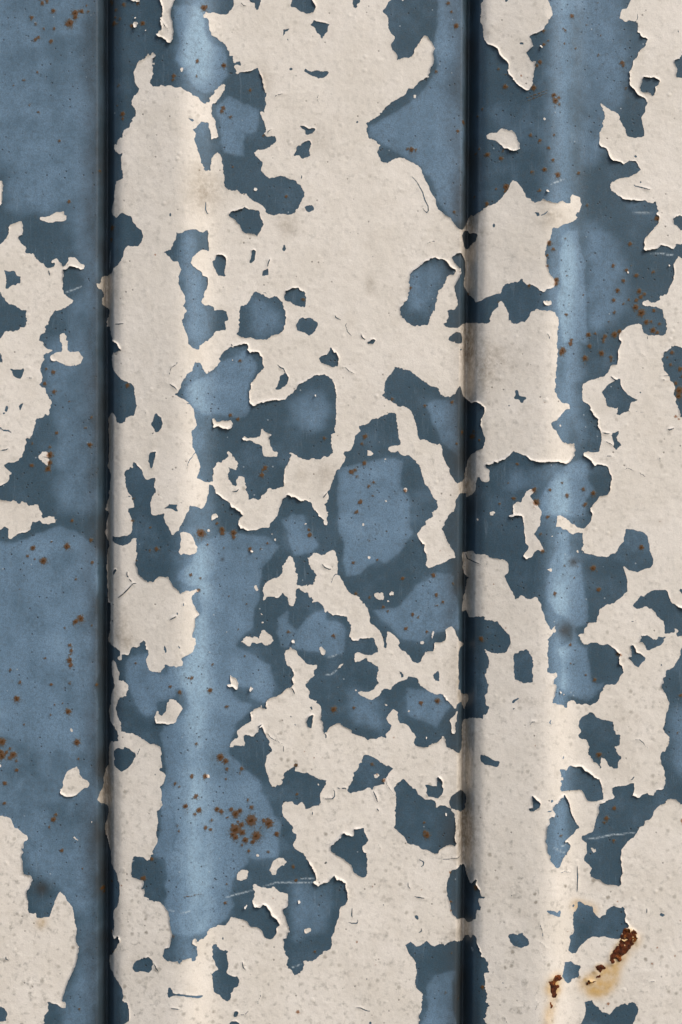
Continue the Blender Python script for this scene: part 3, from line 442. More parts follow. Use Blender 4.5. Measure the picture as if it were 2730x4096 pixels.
f 780,1200 900,1100 1040,1080 1060,1600 720,1600 780,1400
T 3 5 w
b 336,-20 340,40 370,66 376,100 410,112 440,100 460,50 490,-20
b 680,-20 664,30 670,70 700,90 736,126 720,160 718,200 760,220 800,234 840,260 870,284 930,280 980,296 1004,270 996,210 1016,170 1006,130 996,100 1004,70 996,20 1004,-20
b 560,530 600,500 596,440 620,434 660,460 740,474 746,520 770,560 800,584 850,560 870,510 900,484 930,470 980,490 1026,484 1040,540 1030,600 1070,650 1030,680 1004,730 1010,760 960,780 900,770 850,752 800,764 740,754 700,770 660,800 610,860 584,906 540,900 514,876 530,820 530,740 566,720 560,640 556,580
b 298,500 320,486 380,496 400,520 420,500 440,496 440,530 424,560 400,556 370,540 320,524
b -30,720 40,712 90,704 100,724 136,744 150,800 110,824 70,836 20,824 -30,800
b 1348,548 1380,544 1408,556 1380,572 1360,566
b 480,984 510,986 536,974 570,1004 630,1024 616,1060 610,1130 560,1136 510,1184 490,1160 450,1106 470,1060
b 660,1350 700,1340 740,1344 756,1380 790,1404 820,1440 850,1446 890,1470 920,1450 946,1404 1000,1376 1060,1370 1100,1346 1130,1360 1160,1416 1140,1490 1110,1530 1090,1600 590,1600 640,1540 664,1480 680,1430 670,1390
b 380,1568 430,1548 460,1560 470,1600 370,1600
c 590,60 600,200 590,400
c 1236,490 1230,545
k 1004,750 1016,700 1060,670 1100,690 1140,720 1156,770 1130,810 1090,840 1060,880 1050,906 1026,916 1000,950 990,980 960,960 930,950 944,1000 920,1010 890,980 894,920 930,860 950,820 990,810 970,790
k 756,1020 790,1016 820,1010 856,1030 864,1060 830,1056 806,1084 770,1060
k 674,1144 700,1150 720,1160 760,1150 780,1170 730,1184 690,1192
k 764,1110 790,1090 814,1110 800,1136 770,1130
k 316,1150 340,1140 360,1110 400,1090 440,1096 456,1130 430,1150 400,1140 380,1170 430,1190 436,1210 400,1220 410,1270 380,1300 340,1290 350,1240 330,1200 350,1170
k 324,1356 350,1336 360,1370 340,1380
k 290,1500 320,1480 336,1510 310,1526
y 560,420 760,470 780,560 740,560 700,500 560,540
y 620,1150 780,1060 900,1000 1100,850 1150,700 1170,800 1000,1010 960,1200 840,1320 700,1300 620,1220
y 300,1130 360,1080 460,1090 440,1250 370,1310 300,1250
y 300,1330 370,1330 360,1480 340,1560 280,1540 300,1440
r 1328,854,9 1280,1000,10 1490,930,8 505,704,7 880,1370,14 1540,604,7 968,430,8
T 1 0
f 60,80 300,120 350,360 500,440 540,500 524,700 470,740 390,820 240,860 180,760 60,560 90,400
f 440,960 560,880 640,920 800,1000 800,1200 690,1240 690,1440 500,1420 460,1180
T 2 0
f 860,-20 900,200 880,440 860,620 820,760 700,900 520,1020 300,1130 240,1160 230,1240 350,1330 560,1420 720,1510 790,1600 1130,1600 1130,-20
T 0 0
g -20,-20 900,-20 900,1600 -20,1600
T 0 1
g 40,-20 900,-20 900,1600 620,1600 620,1300 760,1000 720,760 620,560 610,440 360,400 200,420 40,350
T 1 1
g 100,590 290,560 220,800 180,860 280,980 260,1200 330,1300 340,1560 160,1560 90,1000
T 3 1
f 440,660 520,560 600,560 660,900 700,1300 700,1600 440,1600 420,1140 440,1100 430,800
g 640,520 900,560 1050,800 1080,1100 960,1400 690,1500 700,900
T 2 1
f 800,0 1120,0 1120,480 1040,460 880,280
T 0 5
g 540,380 880,420 880,1600 560,1600 640,1200 720,900 690,600
T 3 0
g 600,-20 1000,-20 1050,500 1000,1000 800,1500 620,1600
o 90,970 330,880
o 120,930 320,860
T 1 1
g 740,1130 1000,1280 980,1480 740,1520
T 1 5
g 1100,280 1500,240 1480,700 1100,820
T 3 4
g 1430,200 1600,200 1600,900 1470,800
T 2 4
g 60,60 380,120 380,420 120,380
T 2 1
g 640,900 960,860 820,1300 600,1280
T 3 2
g -30,1150 340,1150 260,1350 100,1330 -30,1480
"""
K = 683.0 / 1568.0
TX = [0, 682, 1364, 2047]
TY = [0, 683, 1366, 2048, 2731, 3413]

def parse():
    tiles, cur = [], None
    for line in SURVEY.strip().splitlines():
        line = line.strip()
        if not line:
            continue
        op, *rest = line.split()
        if op == 'T':
            cur = dict(x=TX[int(rest[0])], y=TY[int(rest[1])], base=(rest[2] if len(rest) > 2 else None), ops=[])
            tiles.append(cur)
        else:
            cur['ops'].append((op, [tuple(float(v) for v in p.split(',')) for p in rest]))
    return tiles

TILES = parse()
RW, RH = 1365, 2048           # survey raster: 2 units per cell

def fill(shape, pts):
    """even-odd polygon fill; pts in raster coordinates"""
    h, w = shape
    tog = np.zeros((h, w + 1), np.int32)
    p = np.asarray(pts, float)
    q = np.roll(p, -1, 0)
    for (x0, y0), (x1, y1) in zip(p, q):
        if y0 == y1:
            continue
        if y0 > y1:
            x0, y0, x1, y1 = x1, y1, x0, y0
        a = max(0, int(math.ceil(y0 - 0.5)))
        b = min(h - 1, int(math.ceil(y1 - 0.5)) - 1)
        if b < a:
            continue
        r = np.arange(a, b + 1)
        x = x0 + (r + 0.5 - y0) * (x1 - x0) / (y1 - y0)
        c = np.clip(np.ceil(x - 0.5).astype(int), 0, w)
        tog[r, c] += 1
    return (np.cumsum(tog[:, :w], 1) % 2).astype(bool)

def gauss(a, s):
    r = int(3 * s + 1)
    k = np.exp(-0.5 * (np.arange(-r, r + 1) / s) ** 2)
    k /= k.sum()
    for ax in (0, 1):
        p = np.pad(a, [(r, r) if i == ax else (0, 0) for i in (0, 1)], mode='edge')
        o = np.zeros_like(a, dtype=np.float32)
        n = a.shape[ax]
        for i, kv in enumerate(k):
            o += kv * (p[i:i + n, :] if ax == 0 else p[:, i:i + n])
        a = o
    return a

def vnoise(x, y, cell, seed):
    """smooth value noise in [-1, 1]"""
    rng = np.random.RandomState(seed)
    t = rng.rand(257, 257).astype(np.float32) * 2 - 1
    u, v = x / cell + 11.3, y / cell + 7.7
    iu, iv = np.floor(u).astype(int), np.floor(v).astype(int)
    fu, fv = u - iu, v - iv
    fu = fu * fu * (3 - 2 * fu)
    fv = fv * fv * (3 - 2 * fv)
    g = lambda i, j: t[j % 256, i % 256]
    return (g(iu, iv) * (1 - fu) + g(iu + 1, iv) * fu) * (1 - fv) + (g(iu, iv + 1) * (1 - fu) + g(iu + 1, iv + 1) * fu) * fv

def fbm(x, y, cell, seed, octaves=3):
    o, a, n = 0, 1.0, 0.0
    for i in range(octaves):
        o = o + a * vnoise(x, y, cell / 2 ** i, seed + i)
        n += a
        a *= 0.5
    return o / n

def stroke(img, pts, width, val=1.0, taper=True):
    """max-blend a soft line into img (raster coordinates)"""
    h, w = img.shape
    tot = sum(math.dist(a, b) for a, b in zip(pts, pts[1:])) or 1
    run = 0
    for (x0, y0), (x1, y1) in zip(pts, pts[1:]):
        L = math.dist((x0, y0), (x1, y1)) or 1e-6
        m = int(width * 2 + 3)
        xa, xb = max(0, int(min(x0, x1)) - m), min(w, int(max(x0, x1)) + m + 1)
        ya, yb = max(0, int(min(y0, y1)) - m), min(h, int(max(y0, y1)) + m + 1)
        if xb > xa and yb > ya:
            gx, gy = np.meshgrid(np.arange(xa, xb) + .5, np.arange(ya, yb) + .5)
            t = np.clip(((gx - x0) * (x1 - x0) + (gy - y0) * (y1 - y0)) / L ** 2, 0, 1)
            d = np.hypot(gx - x0 - t * (x1 - x0), gy - y0 - t * (y1 - y0))
            u = (run + t * L) / tot
            wd = width * (np.sqrt(np.clip(4 * u * (1 - u), 0.02, 1)) if taper else 1)
            v = val * np.clip(1.25 - d / wd, 0, 1)
            img[ya:yb, xa:xb] = np.maximum(img[ya:yb, xa:xb], v)
        run += L

def blob(img, x, y, r, val=1.0, soft=1.0):
    h, w = img.shape
    m = int(r * 2.2 + 2)
    xa, xb, ya, yb = max(0, int(x) - m), min(w, int(x) + m + 1), max(0, int(y) - m), min(h, int(y) + m + 1)
    if xb <= xa or yb <= ya:
        return
    gx, gy = np.meshgrid(np.arange(xa, xb) + .5, np.arange(ya, yb) + .5)
    d = np.hypot(gx - x, gy - y) / r
    img[ya:yb, xa:xb] = np.maximum(img[ya:yb, xa:xb], val * np.exp(-(d ** 2) * soft))

paint = np.zeros((RH, RW), np.float32)
fade = np.zeros((RH, RW), np.float32)
halfade = np.zeros((RH, RW), np.float32)
rust = np.zeros((RH, RW), np.float32)
scratch = np.zeros((RH, RW), np.float32)
crack = np.zeros((RH, RW), np.float32)
grime = np.zeros((RH, RW), np.float32)
crust = np.zeros((RH, RW), np.float32)
yellow = np.zeros((RH, RW), np.float32)
RUST = []                     # (X, Y, radius) in wall units
for t in TILES:
    to = lambda p: ((t['x'] + p[0] * K) / 2, (t['y'] + p[1] * K) / 2)
    x0, y0 = int(round(t['x'] / 2)), int(round(t['y'] / 2))
    x1, y1 = min(RW, x0 + 342), min(RH, y0 + 342)
    def local(pts):
        return fill((y1 - y0, x1 - x0), [(a - x0, b - y0) for a, b in map(to, pts)])
    if t['base'] == 'w':
        paint[y0:y1, x0:x1] = 1
    elif t['base'] == 'b':
        paint[y0:y1, x0:x1] = 0
    for op, pts in t['ops']:
        if op == 'w':
            paint[y0:y1, x0:x1][local(pts)] = 1
        elif op == 'b':
            paint[y0:y1, x0:x1][local(pts)] = 0
        elif op == 'f':
            fade[fill(fade.shape, [to(p) for p in pts])] = 1
        elif op == 'g':
            halfade[fill(fade.shape, [to(p) for p in pts])] = 1
        elif op == 'k':
            crust[y0:y1, x0:x1][local(pts)] = 1
        elif op == 'y':
            yellow[fill(fade.shape, [to(p) for p in pts])] = 1
        elif op == 'c':
            stroke(crack, [to(p) for p in pts], 1.75)
        elif op == 's':
            stroke(scratch, [to(p) for p in pts], 1.5)
        elif op == 'o':
            stroke(rust, [to(p) for p in pts], 1.6, 0.55)
        elif op == 'h':
            for a, b, r in pts:
                blob(grime, *to((a, b)), r * K / 2, 1.0, 0.8)
        elif op == 'r':
            for a, b, r in pts:
                cx, cy = to((a, b))
                RUST.append((cx * 2, cy * 2, r * K))
                blob(rust, cx, cy, max(1.3, r * K / 2 * 0.95), min(1.15, 0.7 + r / 40), 0.8)
                blob(rust, cx + 0.3, cy + r * K * 0.2, r * K / 2 * 2.1, 0.30, 0.9)

rnd = random.Random(77)
for _ in range(110):                      # hairline cracks in the old film
    cx, cy, an = rnd.uniform(0, RW), rnd.uniform(0, RH), rnd.uniform(0, 6.28)
    pts = [(cx, cy)]
    for _ in range(rnd.randint(2, 5)):
        an += rnd.uniform(-.9, .9)
        st = rnd.uniform(4, 13)
        pts.append((pts[-1][0] + st * math.cos(an), pts[-1][1] + st * math.sin(an)))
    stroke(crack, pts, rnd.uniform(0.7, 1.25))
gy, gx = np.mgrid[0:RH, 0:RW].astype(np.float32)
# broken, chipped outline: displace the survey a little before contouring
teeth = 0.4 + 0.9 * np.clip(0.5 + vnoise(gx, gy, 45, 5), 0, 1)     # smooth stretches and ragged ones
for (sx, sy, sr) in sorted(RUST, key=lambda s: -s[2])[:60]:   # faint runs below the larger rust spots
    ln = rnd.uniform(4, 22)
    stroke(rust, [(sx / 2, sy / 2), (sx / 2 + rnd.uniform(-1, 1), sy / 2 + ln)], rnd.uniform(1.0, 2.2), rnd.uniform(0.12, 0.3), True)
wx = 1.2 * vnoise(gx, gy, 9, 1) + teeth * (1.2 * vnoise(gx, gy, 4.4, 2) + 0.8 * vnoise(gx, gy, 2.3, 6))
wy = 1.2 * vnoise(gx, gy, 9, 3) + teeth * (1.2 * vnoise(gx, gy, 4.4, 4) + 0.8 * vnoise(gx, gy, 2.3, 7))

def sample(a, x, y):
    h, w = a.shape
    x = np.clip(x, 0, w - 1.001)
    y = np.clip(y, 0, h - 1.001)
    i, j = x.astype(int), y.astype(int)
    u, v = x - i, y - j
    return (a[j, i] * (1 - u) + a[j, i + 1] * u) * (1 - v) + (a[j + 1, i] * (1 - u) + a[j + 1, i + 1] * u) * v

small = gauss(paint, 0.6)
field = sample(small, gx + wx, gy + wy) - 0.5
tiny = gauss(paint, 0.6) - 0.5            # islands too small to survive the displacement keep their place
body = gauss(paint, 2.2)
field = np.where((body < 0.42) & (tiny > 0), np.maximum(field, tiny), field)
field = field - 1.1 * np.clip(crack - 0.12, 0, 1)
crust_f = sample(gauss(crust, 0.9), gx + 1.6 * wx, gy + 1.6 * wy) - 0.5 + 0.30 * vnoise(gx, gy, 5, 31) + 0.18 * vnoise(gx, gy, 2.6, 32)
field = np.minimum(field, -(crust_f) + 0.25)
soft_edge = gauss((field > 0).astype(np.float32), 3.0)
wide_edge = gauss((field > 0).astype(np.float32), 8.0)
fx, fy = 9 * fbm(gx, gy, 40, 43), 9 * fbm(gx, gy, 40, 47)
fade = 0.45 * sample(gauss(fade, 1.4), gx + fx, gy + fy) + 0.40 * sample(gauss(fade, 9.0), gx + fx, gy + fy)
halfade = gauss(halfade, 9.0)
fade = np.clip(np.maximum(fade, 0.60 * halfade) + 0.30 * fbm(gx, gy, 75, 41) + 0.24 * fbm(gx, gy, 24, 44), 0, 1)
yellow = np.maximum(0.95 * gauss(yellow, 7.0), 1.1 * gauss(crust, 4.0))
gyr, gxr = np.gradient(soft_edge)
lip_dir = np.clip(-gyr / (np.hypot(gxr, gyr) + 1e-4), -1, 1)      # +1 where the film ends downwards

# ------------------------------------------------------------------ pressed profile of the sheet
PX = np.arange(-1600, 4400, 1.0)
def slope_curve():
    m = np.zeros_like(PX)
    D = 78.0
    for c in (411 - 1458, 411, 1869, 1869 + 1458):
        a = PX - c
        m += np.where((a > -19) & (a <= 3), -D / 22, 0) + np.where((a > 13) & (a <= 41), D / 28, 0)
        m += np.where((a >= 45) & (a < 372), 0.16, 0)
        m += -0.60 * np.exp(-0.5 * ((a - 384) / 44.0) ** 2)
        m += np.where((a >= 372) & (a < 1458 - 45), -(0.16 * 327 + -0.60 * 44 * 2.5066) / 1046.0, 0)
        m += 0.62 * np.exp(-0.5 * ((a - 55) / 15.0) ** 2)
    k = np.exp(-0.5 * (np.arange(-24, 25) / 4.6) ** 2)
    return np.convolve(m, k / k.sum(), 'same')
PS = slope_curve()
PH = np.cumsum(PS)
PH -= PH[1600 + 1000]

def shear(X, Y):
    t = np.clip((X - 500) / 1350.0, 0, 1)
    return X + 2.2 * vnoise(X * 0.2, Y, 480, 55) + 26.0 * (Y / 4096.0 - 0.1) * t * t * (3 - 2 * t)

def profile(X, Y):
    """height of the bare sheet towards the viewer, in wall units"""
    h = np.interp(shear(X, Y), PX, PH)
    return h + 3.4 * vnoise(X, Y, 420, 51) + 0.7 * vnoise(X, Y, 110, 52)

def lattice(step, lo, hi, grow=1.25, n=16):
    core = np.arange(lo, hi + step * 0.5, step)
    d, ext = step, []
    acc = 0
    for _ in range(n):
        d *= grow
        acc += d
        ext.append(acc)
    ext = np.array(ext)
    return np.concatenate([(lo - ext)[::-1], core, core[-1] + ext])

def finer(xs):
    """extra columns across the two pressed grooves"""
    out = [xs]
    for lo, hi in ((372, 472), (1812, 1936)):
        out.append(np.arange(lo, hi, 2.0))
        out[0] = out[0][(out[0] < lo - 1) | (out[0] > hi)]
    return np.sort(np.concatenate(out))

def fold(v, hi):
    v = np.abs(v)
    return np.where(v > hi, 2 * hi - v, v)

def look(a, X, Y):
    # beyond the surveyed piece the pattern carries on, folded back and skewed so that it does not mirror
    dx = np.maximum(np.maximum(-X, X - 2730), 0)
    dy = np.maximum(np.maximum(-Y, Y - 4096), 0)
    U = X + 1.1 * dy + 0.35 * dx * vnoise(X, Y, 160, 57)
    W = Y - 1.1 * dx + 0.35 * dy * vnoise(X, Y, 160, 58)
    return sample(a, fold(np.abs(U), 2730) / 2 - 0.5, fold(np.abs(W), 4096) / 2 - 0.5)

# ------------------------------------------------------------------ materials
def mat(name):
    m = bpy.data.materials.new(name)
    m.use_nodes = True
    nt = m.node_tree
    b = nt.nodes["Principled BSDF"]
    return m, nt, b

class N:
    """small helper for wiring nodes"""
    def __init__(self, nt):
        self.nt = nt
        self.co = nt.nodes.new("ShaderNodeTexCoord").outputs["Object"]
    def put(self, s, v):
        if hasattr(v, 'links'):
            self.nt.links.new(v, s)
        elif isinstance(v, (tuple, list)) and len(v) == 3 and s.type == 'RGBA':
            s.default_value = (*v, 1)
        else:
            s.default_value = v
    def noise(self, scale, detail=3, rough=0.55, stretch=None, out="Fac"):
        n = self.nt.nodes.new("ShaderNodeTexNoise")
        co = self.co
        if stretch:
            mp = self.nt.nodes.new("ShaderNodeMapping")
            mp.inputs["Scale"].default_value = stretch
            self.nt.links.new(co, mp.inputs[0])
            co = mp.outputs[0]
        self.nt.links.new(co, n.inputs["Vector"])
        n.inputs["Scale"].default_value = scale
        n.inputs["Detail"].default_value = detail
        n.inputs["Roughness"].default_value = rough
        return n.outputs[out]
    def voro(self, scale, out="Distance", rnd=1.0):
        n = self.nt.nodes.new("ShaderNodeTexVoronoi")
        self.nt.links.new(self.co, n.inputs["Vector"])
        n.inputs["Scale"].default_value = scale
        n.inputs["Randomness"].default_value = rnd
        return n.outputs[out]
    def ramp(self, v, a, b, c=0.0, d=1.0):
        n = self.nt.nodes.new("ShaderNodeMapRange")
        n.clamp = True
        n.interpolation_type = 'SMOOTHSTEP'
        for i, k in enumerate((v, a, b, c, d)):
            self.put(n.inputs[i], k)
        return n.outputs[0]
    def math(self, op, a, b=0.0):
        n = self.nt.nodes.new("ShaderNodeMath")
        n.operation = op
        self.put(n.inputs[0], a)
        self.put(n.inputs[1], b)
        return n.outputs[0]
    def mix(self, f, a, b, mode='MIX'):
        n = self.nt.nodes.new("ShaderNodeMix")
        n.data_type = 'RGBA'
        n.blend_type = mode
        self.put(n.inputs[0], f)
        self.put(n.inputs[6], a)
        self.put(n.inputs[7], b)
        return n.outputs[2]
    def attr(self, name):
        n = self.nt.nodes.new("ShaderNodeAttribute")
        n.attribute_name = name
        s = self.nt.nodes.new("ShaderNodeSeparateColor")
        self.nt.links.new(n.outputs["Color"], s.inputs[0])
        return s.outputs[0], s.outputs[1], s.outputs[2], n.outputs["Alpha"]
    def bump(self, h, dist, strength=1.0, prev=None):
        n = self.nt.nodes.new("ShaderNodeBump")
        n.inputs["Strength"].default_value = strength
        n.inputs["Distance"].default_value = dist
        self.put(n.inputs["Height"], h)
        if prev is not None:
            self.nt.links.new(prev, n.inputs["Normal"])
        return n.outputs[0]

def make_metal():
    m, nt, b = mat("blue_coated_metal")
    n = N(nt)
    fd, ru, sc, gr = n.attr("wear_and_light")
    cloud = n.noise(24, 6, 0.65)
    fine = n.noise(1250, 2, 0.6)
    streak = n.noise(60, 3, 0.6, (1.0, 1.0, 0.07))
    f = n.math('ADD', fd, n.math('MULTIPLY', n.math('SUBTRACT', cloud, 0.5), 1.0))
    f = n.math('ADD', f, n.math('MULTIPLY', n.math('MULTIPLY', n.math('SUBTRACT', streak, 0.5), 0.5), fd))
    f = n.math('MINIMUM', f, 2.2)
    col = n.mix(n.ramp(f, -0.15, 1.2), BLUE_DARK, BLUE_FADED)
    col = n.mix(n.ramp(f, 0.9, 2.0), col, BLUE_HIGHLIGHT)  # paler blue, mainly the highlight painted on the rib crowns
    col = n.mix(n.ramp(n.noise(380, 4, 0.75), 0.42, 0.75, 0.0, 0.42), col, (0.050, 0.058, 0.060))
    col = n.mix(n.ramp(fine, 0.35, 0.65, 0.0, 0.55), col, n.mix(1.0, col, (1.65, 1.6, 1.55), 'MULTIPLY'))
    scuff = n.ramp(n.noise(420, 4, 0.7, (1.0, 1.0, 0.12)), 0.54, 0.74, 0.0, 0.30)
    col = n.mix(n.math('MULTIPLY', scuff, n.ramp(n.noise(14, 3), 0.4, 0.65)), col, (0.20, 0.27, 0.33))
    # pin-prick pits
    pit = n.math('MULTIPLY', n.ramp(n.voro(190), 0.08, 0.17, 1.0, 0.0), n.ramp(n.noise(30, 2), 0.38, 0.58))
    col = n.mix(n.math('MULTIPLY', pit, 0.75), col, (0.018, 0.018, 0.018))
    dust = n.math('MULTIPLY', n.ramp(n.voro(73), 0.03, 0.06, 1.0, 0.0), 0.6)
    col = n.mix(dust, col, (0.30, 0.36, 0.40))
    col = n.mix(n.math('MULTIPLY', gr, 0.82), col, (0.034, 0.034, 0.032))  # grime spots, groove dirt and the shade painted into the grooves
    ss = n.math('MULTIPLY', sc, n.ramp(n.noise(700, 3), 0.36, 0.58, 0.08, 0.95))
    col = n.mix(ss, col, (0.42, 0.50, 0.55))
    rr = n.math('ADD', ru, n.math('MULTIPLY', n.math('SUBTRACT', n.noise(640, 3, 0.7), 0.5), 1.5))
    rmask = n.math('MULTIPLY', n.ramp(rr, 0.08, 0.60), n.ramp(ru, 0.03, 0.25))
    rcol = n.mix(n.ramp(rr, 0.15, 0.95), (0.066, 0.058, 0.030), (0.100, 0.040, 0.007))
    col = n.mix(n.math('MULTIPLY', rmask, 0.92), col, rcol)
    n.put(b.inputs["Base Color"], col)
    n.put(b.inputs["Roughness"], n.math('ADD', n.math('MULTIPLY', n.math('ADD', cloud, rmask), 0.22), 0.32))
    b.inputs["Specular IOR Level"].default_value = 0.24
    h = n.math('ADD', n.math('MULTIPLY', n.noise(240, 4, 0.6), 0.5), n.math('MULTIPLY', pit, -1.2))
    h = n.math('ADD', h, n.math('MULTIPLY', dust, 1.2))
    h = n.math('ADD', h, n.math('MULTIPLY', rmask, 0.9))
    n.put(b.inputs["Normal"], n.bump(h, 0.00035, 0.55))
    return m

def make_paint():
    m, nt, b = mat("peeling_cream_paint")
    n = N(nt)
    ye, ru, dirt, mot = n.attr("stain")  # dirt also carries the film edges coloured dark against their sunlit rim
    col = n.mix(n.ramp(n.noise(22, 4, 0.6), 0.3, 0.7), (0.64, 0.595, 0.525), (0.70, 0.655, 0.59))
    spots = n.ramp(n.noise(210, 4, 0.6), 0.52, 0.80)
    col = n.mix(n.math('MULTIPLY', spots, n.math('ADD', n.math('MULTIPLY', mot, 0.95), 0.25)), col, (0.33, 0.31, 0.27))
    sp = n.nt.nodes.new("ShaderNodeTexVoronoi")
    n.nt.links.new(n.co, sp.inputs["Vector"])
    sp.inputs["Scale"].default_value = 175
    sepc = n.nt.nodes.new("ShaderNodeSeparateColor")
    n.nt.links.new(sp.outputs["Color"], sepc.inputs[0])
    wob = n.math('ADD', sp.outputs["Distance"], n.math('MULTIPLY', n.math('SUBTRACT', n.noise(420, 3, 0.7), 0.5), 0.5))
    mould = n.math('MULTIPLY', n.ramp(wob, 0.10, 0.40, 1.0, 0.0), n.ramp(sepc.outputs[0], 0.35, 0.95))
    mould = n.math('MULTIPLY', n.math('MULTIPLY', mould, n.ramp(n.noise(33, 4, 0.6), 0.36, 0.66)), n.math('ADD', n.math('MULTIPLY', mot, 1.3), 0.20))
    col = n.mix(n.math('MULTIPLY', mould, 0.8), col, (0.27, 0.245, 0.20))
    big = n.ramp(n.noise(60, 6, 0.7), 0.48, 0.75, 0.0, 0.40)
    col = n.mix(big, col, (0.52, 0.47, 0.40))
    col = n.mix(n.ramp(n.noise(1300, 2), 0.35, 0.7, 0.0, 0.26), col, (0.42, 0.39, 0.35))
    dots = n.math('MULTIPLY', n.ramp(n.voro(125), 0.05, 0.12, 1.0, 0.0), n.ramp(n.noise(40, 2), 0.46, 0.6))
    col = n.mix(n.math('MULTIPLY', dots, 0.7), col, (0.10, 0.085, 0.07))
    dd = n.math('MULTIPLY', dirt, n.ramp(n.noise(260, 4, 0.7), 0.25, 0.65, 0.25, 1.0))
    col = n.mix(n.math('MULTIPLY', dd, 0.85), col, (0.170, 0.130, 0.080))  # real dirt, and the film edges coloured dark
    col = n.mix(n.math('MULTIPLY', n.math('MULTIPLY', ye, n.ramp(n.noise(120, 3), 0.3, 0.65, 0.55, 1.0)), 1.0), col, (0.50, 0.31, 0.09))
    rr = n.math('ADD', ru, n.math('MULTIPLY', n.math('SUBTRACT', n.noise(640, 3, 0.7), 0.5), 1.5))
    rmask = n.math('MULTIPLY', n.ramp(rr, 0.2, 0.75), n.ramp(ru, 0.04, 0.2))
    col = n.mix(n.math('MULTIPLY', rmask, 0.85), col, (0.23, 0.085, 0.02))
    n.put(b.inputs["Base Color"], col)
    n.put(b.inputs["Roughness"], n.ramp(n.noise(90, 3), 0.3, 0.7, 0.42, 0.6))
    b.inputs["Specular IOR Level"].default_value = 0.38
    bl = n.ramp(n.voro(95), 0.0, 0.24, 1.0, 0.0)
    bl = n.math('MULTIPLY', bl, n.ramp(n.noise(26, 2), 0.5, 0.66))
    h = n.math('ADD', n.math('MULTIPLY', n.noise(130, 5, 0.66), 1.25), n.math('MULTIPLY', bl, 0.9))
    h = n.math('ADD', h, n.math('MULTIPLY', dots, -0.5))
    n.put(b.inputs["Normal"], n.bump(h, 0.0013, 0.31))
    return m

def make_rust(name, a, c, d):
    m, nt, b = mat(name)
    n = N(nt)
    col = n.mix(n.ramp(n.noise(420, 4, 0.7), 0.35, 0.65), a, c)
    col = n.mix(n.ramp(n.noise(180, 3, 0.6), 0.52, 0.72), col, d)
    n.put(b.inputs["Base Color"], col)
    b.inputs["Roughness"].default_value = 0.85
    b.inputs["Specular IOR Level"].default_value = 0.2
    n.put(b.inputs["Normal"], n.bump(n.noise(700, 4, 0.7), 0.0009, 0.8))
    return m

BLUE_DARK, BLUE_FADED, BLUE_HIGHLIGHT = (0.030, 0.060, 0.086), (0.114, 0.187, 0.268), (0.215, 0.325, 0.425)  # third blue is the painted rib highlight
METAL = make_metal()
PAINT = make_paint()
RUST_SPOT = make_rust("rust_spot", (0.052, 0.024, 0.007), (0.110, 0.046, 0.009), (0.040, 0.030, 0.012))
RUST_CRUST = make_rust("rust_crust", (0.030, 0.010, 0.005), (0.125, 0.030, 0.008), (0.34, 0.115, 0.020))

# ------------------------------------------------------------------ objects
def place(name, mesh, parent):
    o = bpy.data.objects.new(name, mesh)
    scene.collection.objects.link(o)
    o.parent = parent
    return o

def world_xyz(X, Y, Hh):
    return np.stack([(X - 1365.0) * S, -Hh * S, -(Y - 2048.0) * S], -1).astype(np.float32)

def new_mesh(name, co, faces, material, attr=None, attr_name=None):
    """faces: (n, k) int array, k = 3 or 4"""
    me = bpy.data.meshes.new(name)
    me.vertices.add(len(co))
    me.vertices.foreach_set("co", co.astype(np.float32).ravel())
    groups = faces if isinstance(faces, list) else [faces]
    loops = np.concatenate([g.ravel() for g in groups]).astype(np.int32)
    sizes = np.concatenate([np.full(len(g), g.shape[1], np.int32) for g in groups])
    starts = np.concatenate([[0], np.cumsum(sizes)[:-1]]).astype(np.int32)
    me.loops.add(len(loops))
    me.loops.foreach_set("vertex_index", loops)
    me.polygons.add(len(sizes))
    me.polygons.foreach_set("loop_start", starts)
    me.polygons.foreach_set("use_smooth", np.ones(len(sizes), bool))
    me.update(calc_edges=True)
    if attr is not None:
        a = me.color_attributes.new(attr_name, 'FLOAT_COLOR', 'POINT')
        a.data.foreach_set("color", attr.astype(np.float32).ravel())
    me.materials.append(material)
    return me

wall = bpy.data.objects.new("metal_wall", None)
scene.collection.objects.link(wall)
wall.location = (0, 0, WALL_Z)
wall["label"] = "blue ribbed metal wall with cream paint peeling off in ragged patches and brown rust spots"
wall["category"] = "wall"
wall["kind"] = "thing"

# --- the sheet itself
gxs = finer(lattice(5.3, 0, 2730))
gys = lattice(5.3, 0, 4096)
X, Y = np.meshgrid(gxs, gys)
Hh = profile(X, Y)
pitw = look(rust, X, Y)
Hh = Hh + 1.2 * np.clip(pitw, 0, 1) ** 2
ws = shear(X, Y)
rib_highlight = sum(np.exp(-0.5 * ((ws - 411 - 376 - 1458 * i) / 46.0) ** 2) for i in (-1, 0, 1, 2))   # highlight painted along the crown of each rib
rib_highlight *= np.clip(0.75 + 0.6 * fbm(X, Y * 0.25, 90, 91, 3), 0, 1.2)
groove_dirt_shade = sum(np.exp(-0.5 * np.abs((ws - 404 - 1458 * i) / 50.0) ** 2) for i in (-1, 0, 1, 2)) * np.clip(0.75 + 0.9 * fbm(X, Y * 0.4, 60, 95, 4), 0, 1.3)  # groove dirt, widened and darkened to paint in the soft shade
wear_and_light = np.stack([np.clip(look(fade, X, Y) + 1.0 * rib_highlight, 0, 1.7), look(rust, X, Y), look(scratch, X, Y), np.clip(look(grime, X, Y) + 0.8 * groove_dirt_shade, 0, 1.3)], -1)  # fade with painted highlight, rust, scratches, grime with painted groove shade
nx, ny = len(gxs), len(gys)
idx = np.arange(nx * ny).reshape(ny, nx)
quads = np.stack([idx[1:, :-1], idx[1:, 1:], idx[:-1, 1:], idx[:-1, :-1]], -1).reshape(-1, 4)
